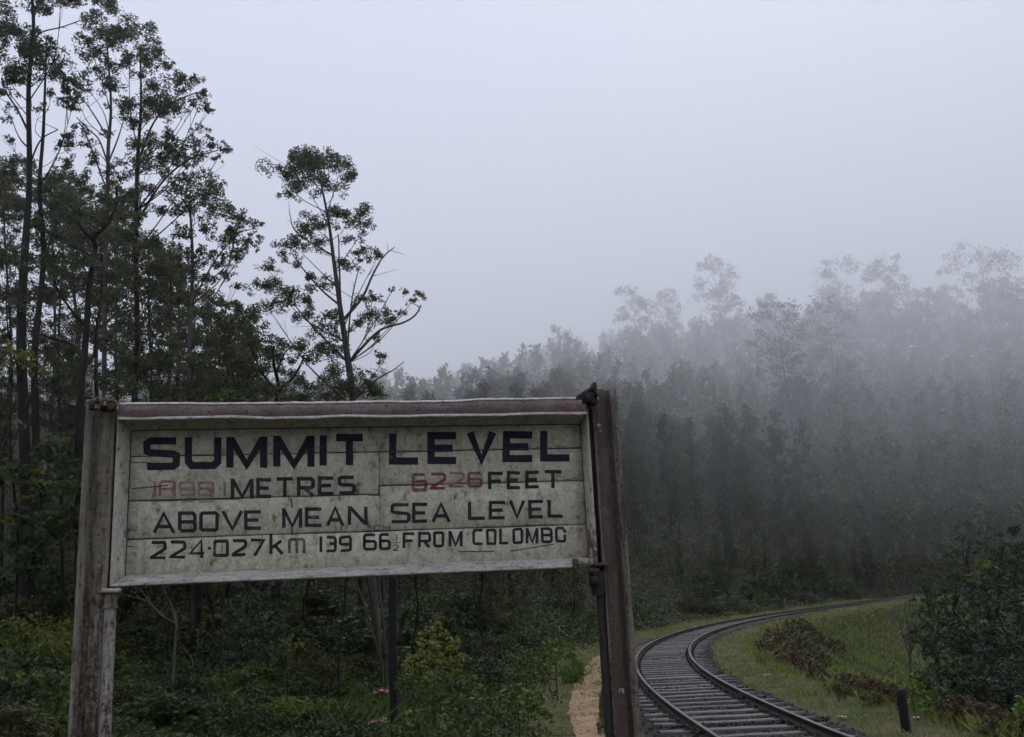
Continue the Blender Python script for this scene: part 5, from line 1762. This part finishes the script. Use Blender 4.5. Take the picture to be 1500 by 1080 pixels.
blades('weeds', 'tufts of light green weeds and grass in the scrub left of the path', 22000, (-0.60, 0.14, 9.5, 34), f_weeds, lambda X, Y: np.clip(0.24 + 0.2 * vnoise(X, Y, 0.9, 102), 0.1, 0.5), 0.011, M['green'], 67, 0.5)


def f_verge(X, Y):
    d, pd = dleft(X, Y)
    inner = smooth(-1.42, -1.7, d + vnoise(X, Y, 3, 71) * .14) * smooth(-5.0, -4.2, d) * (0.35 + 0.65 * smooth(-0.1, 0.35, vnoise(X, Y, 1.1, 72)))
    outer = smooth(1.5, 1.75, d) * smooth(5.4, 4.2, d) * smooth(0.24, 0.5, pd + vnoise(X, Y, 4, 73) * .10) * (0.45 + 0.55 * smooth(-0.3, 0.2, vnoise(X, Y, 1.3, 74)))
    return np.clip(inner + outer, 0, 1)


blades('grass', 'short grass on the verges along both sides of the track', 210000, (-0.04, 0.62, 9.5, 110), f_verge, lambda X, Y: np.clip(0.07 + 0.05 * vnoise(X, Y, 1.7, 75), 0.035, 0.17) * (Y / 14) ** 0.35, 0.0065, M['grass'], 62, 0.7)


def f_bank(X, Y):
    d, _ = track_dist(X, Y)
    return smooth(-2.6, -3.2, d) * (d > -16) * np.where((Y < 26) & (d > -6.5), 0.25, 1.0)


blades('bank_grass', 'long rough grass on the bank falling from the curve', 170000, (0.16, 0.66, 14, 105), f_bank, lambda X, Y: np.clip(0.22 + 0.10 * vnoise(X, Y, 1.1, 76), 0.08, 0.5), 0.010, M['grass'], 63, 0.5)
scatter_leaves('bracken', 'dead reddish brown bracken along the edge of the inner verge', 'bracken', 130000, (0.16, 0.62, 12, 60), lambda X, Y: smooth(-3.0 - 0.0 * Y, -3.5, track_dist(X, Y)[0]) * smooth(-5.9, -4.9, track_dist(X, Y)[0]) * smooth(-0.8, -0.2, vnoise(X, Y, 0.8, 79)),
               lambda X, Y: np.clip(0.32 + 0.25 * vnoise(X, Y, 1.1, 78), 0.08, 0.75), 0.10, 0.34, M['bracken'], 64)

scatter_leaves('scrub', 'dark weeds tangled through the bracken along the inner verge', 'scrub', 110000, (0.16, 0.62, 12, 60), lambda X, Y: smooth(-3.2, -3.8, track_dist(X, Y)[0]) * smooth(-6.4, -5.0, track_dist(X, Y)[0]) * smooth(-0.3, 0.3, vnoise(X, Y, 1.3, 89)),
               lambda X, Y: np.clip(0.30 + 0.3 * vnoise(X, Y, 1.7, 88), 0.1, 0.75), 0.085, 0.45, M['dark'], 69)
# pebbles and crumbs on the footpath
g = np.random.default_rng(44)
n = 900
k = g.integers(4, len(pl), n)
t_ = g.uniform(-0.1, 1.1, n)
X = pl[k, 0] * (1 - t_) + pr[k, 0] * t_ + g.normal(size=n) * .05
Y = pl[k, 1] * (1 - t_) + pr[k, 1] * t_ + g.uniform(-.4, .4, n)
s_ = g.uniform(0.003, 0.010, n)
V = octv[None] * g.uniform(0.6, 1.4, (n, 6, 3)) * s_[:, None, None] + np.stack([X, Y, ground(X, Y) + 0.014], -1)[:, None]
F = (octf[None] + (np.arange(n) * 6)[:, None, None]).reshape(-1, 3)
tag(obj('pebbles', mesh_np('pebbles', V.reshape(-1, 3), F, M['path'])), 'small stones trodden into the footpath', 'pebbles', kind='stuff')

# scraps of litter on the verge
for (u, v_, s_, lab) in ((1125, 992, 0.13, 'white scrap of litter on the grass beside the middle of the curve'), (1148, 990, 0.06, 'tiny pale scrap just right of the larger litter'), (1234, 1056, 0.07, 'white scrap of litter close to the near rail'),
                         (1342, 1052, 0.05, 'white scrap of litter at the foot of the short post'), (1090, 963, 0.07, 'pale scrap of litter high on the inner verge'), (1407, 1062, 0.06, 'whitish scrap of litter among the brown bracken')):
    d = ray(u, v_)
    t = 1.9 / -d[2] * 1.0
    for _ in range(12):
        p_ = CAM + d * t
        t *= 1 + (p_[2] - gz1(p_[0], p_[1])) / (CAMZ - gz1(p_[0], p_[1])) * .8
    p_ = CAM + d * t
    k = 5
    V = np.array([[(a_ / (k - 1) - .5) * s_ * 2, (c_ / (k - 1) - .5) * s_ * 1.4, 0.012 + rng.uniform(0, .35) * s_] for a_ in range(k) for c_ in range(k)])
    F = np.array([[a_ * k + c_, a_ * k + c_ + 1, (a_ + 1) * k + c_ + 1, (a_ + 1) * k + c_] for a_ in range(k - 1) for c_ in range(k - 1)])
    o = obj('litter', mesh_np('litter', V, F, M['paper']), loc=(p_[0], p_[1], gz1(p_[0], p_[1]) + 0.02))
    o.rotation_euler = (0, 0, rng.uniform(0, 6))
    tag(o, lab, 'litter')


# ------------------------------------------------------------------ the wooded hill
def hill_tree(seed, H, crown0, R, ncl, nl, L, Wd, mat, bark, shape='column', tw=0.13):
    g = np.random.default_rng(seed)
    bend = g.normal(size=2) * 0.25
    tz = np.linspace(0, H * 0.97, 7)
    tp = np.stack([bend[0] * (tz / H) ** 2 * 1.6 + g.normal(size=7) * .05, bend[1] * (tz / H) ** 2 * 1.6 + g.normal(size=7) * .05, tz], 1)
    tr = np.linspace(tw, 0.03, 7)
    cl = []
    for k in range(ncl):
        f_ = (k + g.uniform(0, 1)) / ncl
        z = H * (crown0 + (1 - crown0) * f_)
        prof = max(0.12, math.sin(math.pi * min(1, (f_ * 0.78 + 0.24))) ** 0.9) if shape == 'column' else (0.5 + 0.5 * f_ if f_ < .8 else 1.1 - .5 * f_)
        a = g.uniform(0, 6.28)
        rr = R * prof * g.uniform(0.15, 1.0) ** 0.6
        cx = np.interp(z, tz, tp[:, 0])
        cy_ = np.interp(z, tz, tp[:, 1])
        cl.append(((cx + math.cos(a) * rr, cy_ + math.sin(a) * rr, z), R * g.uniform(0.28, 0.48)))
    tot = sum(r * r for _, r in cl)
    mb = MB()
    sp = spline(tp, 3)
    mb.tube(sp, np.linspace(tw, 0.03, len(sp)), 6)
    add_limbs(mb, sp, np.linspace(tw, 0.03, len(sp)), cl, g, 2 if shape == 'column' else 1, 0.5, 3)
    return mb.mesh('trunk', bark), leaf_cloud('crown', cl, nl / tot, L, Wd, mat, g, hang=0.0, flat=1.0, up=2.2)


HV = [hill_tree(700 + k, 14, (0.10, 0.25, 0.06, 0.3, 0.15, 0.1, 0.32, 0.08)[k], (2.0, 2.4, 2.2, 2.7, 1.9, 2.3, 2.8, 2.6)[k], 52, 4600, 0.34, 0.18, M[('hill_dark', 'euc_hill', 'euc_olive', 'hill_light', 'hill_dark', 'euc_olive', 'euc_hill', 'hill_light')[k]],
                M['bark_pale' if k % 3 == 1 else 'bark'], 'column') for k in range(8)]
HT = [hill_tree(740 + k, 24, 0.42, (3.6, 4.6, 4.0)[k], 36, 3600, 0.42, 0.2, M['euc_hill'], M['bark_pale'], 'umbrella', 0.2) for k in range(3)]
LOWP = [hill_tree(760 + k, 14, 0.2, (2.3, 2.6, 2.4, 2.8)[k], 24, 330, 0.95, 0.52, M['euc_hill'], M['bark'], 'column') for k in range(4)]

g = np.random.default_rng(2024)
cand = []
sp_ = 4.7
for xx in np.arange(-190, 190, sp_):
    for yy in np.arange(30, 330, sp_):
        x, y = xx + g.uniform(-2.3, 2.3), yy + g.uniform(-2.3, 2.3)
        cand.append((x, y))
cand = np.array(cand)
az = cand[:, 0] / cand[:, 1]
r = np.hypot(cand[:, 0], cand[:, 1])
d, _ = track_dist(cand[:, 0], cand[:, 1])
keep = (az > -0.60) & (az < 0.62) & (r < 250) & (((d > 6.0) & (r > 33) & ~((az > -0.12) & (r < 40))) | ((d < -14) & (az > 0.36) & (r > 36)))
# behind the close grove only a thin fill is needed

cand, r, d, az = cand[keep], r[keep], d[keep], az[keep]
Zc = ground(cand[:, 0], cand[:, 1])
order = np.argsort(r)
print('hill trees', len(order))
NI = 296
far_V, far_F, nv = [], {3: [], 4: []}, 0
lowdata = []
for tm, cm in LOWP:
    q = []
    for me in (cm, tm):
        vv = np.empty(len(me.vertices) * 3)
        me.vertices.foreach_get('co', vv)
        lt = np.empty(len(me.polygons), dtype=np.int32)
        me.polygons.foreach_get('loop_total', lt)
        vi = np.empty(len(me.loops), dtype=np.int32)
        me.loops.foreach_get('vertex_index', vi)
        q.append((vv.reshape(-1, 3), vi.reshape(-1, 4) if (lt == 4).all() else None))
    lowdata.append(q)
LH = {0: 'eucalyptus on the lowest rows of the wooded hill beyond the track', 1: 'eucalyptus standing partway up the misty wooded hill'}
far_leaf, far_mat = [], []
for cnt, k in enumerate(order):
    x, y, z = cand[k, 0], cand[k, 1], Zc[k] - 0.2
    edge = d[k] < 13 and r[k] > 60
    hs = g.uniform(0.75, 1.15) * (0.5 if edge else 1.0) * np.interp(r[k], [33, 55, 80, 150, 260], [0.36, 0.46, 0.62, 0.98, 1.15]) * (0.6 if d[k] < 0 else 1.0)
    ws = hs * g.uniform(0.72, 1.05)
    hs *= 1.12
    a = g.uniform(0, 6.28)
    if cnt < NI:
        tn = 'olive' if (hv := int(g.integers(0, 8))) in (2, 5) else ('pale stemmed' if hv in (1, 4, 7) else 'dark green')
        row = 'foremost rows' if r[k] < 48 else ('lowest rows' if r[k] < 62 else ('second rows' if r[k] < 76 else 'upper rows'))
        zn = zone(pix((x, y, z + 6))[0])
        root = thing('hill_tree', '%s forest tree, %s of the hill, %s' % (tn, row, zn), 'tree', (x, y, z), '%s forest trees, %s, %s' % (tn, row, zn))
        tm, cm = HV[hv]
        root.scale = (ws, ws, hs)
        root.rotation_euler = (0, 0, a)
        obj('trunk', tm, root)
        obj('crown', cm, root)
    else:
        (V_, F_), _t = lowdata[g.integers(0, 4)]
        ca, sa = math.cos(a), math.sin(a)
        W_ = np.stack([(V_[:, 0] * ca - V_[:, 1] * sa) * ws + x, (V_[:, 0] * sa + V_[:, 1] * ca) * ws + y, V_[:, 2] * hs + z], 1)
        far_leaf.append(W_)
        far_mat.append(np.full(len(W_) // 4, g.integers(0, 3)))
FV = np.vstack(far_leaf)
o = obj('forest', mesh_np('forest', FV, np.arange(len(FV)).reshape(-1, 4), [M['euc_hill'], M['hill_dark'], M['hill_light']], False, np.concatenate(far_mat)))
tag(o, 'misty mass of eucalyptus forest covering the upper hill', 'forest', kind='stuff')

# scrub under the hill trees
def f_hillscrub(X, Y):
    d, _ = track_dist(X, Y)
    return (((d > 4.6) & (np.hypot(X, Y) > 34)) | ((d < -11) & (X / Y > 0.36) & (Y > 24))) * (0.45 + 0.55 * smooth(-.5, .3, vnoise(X, Y, .5, 91)))


scatter_leaves('hill_undergrowth', 'dark scrub covering the ground between the trees of the hill', 'undergrowth', 220000, (-0.60, 0.62, 34, 150), f_hillscrub,
               lambda X, Y: np.clip(1.1 + 1.2 * vnoise(X, Y, 0.35, 92), 0.3, 2.8) * smooth(4.2, 8, np.abs(track_dist(X, Y)[0])), 0.075, 0.5, M['euc_hill'], 66)

# tall thin trees standing out over the hill's skyline
for i, (u, vt, Y, sc, lab) in enumerate(((925, 425, 185, 0.8, 'ghostly tall tree first from the left on the hill skyline'), (970, 428, 190, 0.75, 'pale ghostly tree beside the first one on the skyline'),
                                         (1050, 380, 195, 0.95, 'tall misty tree above the middle of the hill skyline'), (1125, 430, 190, 0.75, 'shorter misty tree right of the tall middle skyline tree'),
                                         (1225, 385, 195, 0.9, 'spreading misty tree left of the skyline centre gap'), (1290, 378, 190, 1.0, 'widest misty umbrella tree on the hill skyline'),
                                         (1350, 430, 185, 0.8, 'misty tree right of the widest umbrella tree'), (1432, 352, 185, 1.05, 'tallest misty tree on the skyline at the right'),
                                         (1490, 420, 180, 0.8, 'misty skyline tree at the right edge'), (820, 478, 175, 0.6, 'faint small skyline tree above the right end of the board'), (1205, 440, 160, .8, 'darker pointed tree on the hill shoulder'),
                                         (1140, 440, 150, .8, 'darker pointed tree left on the hill shoulder'))):
    t = P(u, vt, Y)
    z = gz1(t[0], Y)
    tm, cm = HT[i % 3]
    H_ = t[2] - z
    print('skyline', i, 'height', round(H_, 1))
    root = thing('skyline_tree', lab, 'tree', (t[0], Y, z - 0.2))
    s_ = min(max(H_, 10), 34) / 24
    root.scale = (sc * s_ * 1.15, sc * s_ * 1.15, s_)
    root.rotation_euler = (0, 0, i * 1.3)
    obj('trunk', tm, root)
    obj('crown', cm, root)
print('tris', sum(sum(len(p.vertices) - 2 for p in me.polygons) if len(me.polygons) < 2000 else 2 * len(me.polygons) for me in bpy.data.meshes) / 1e6)
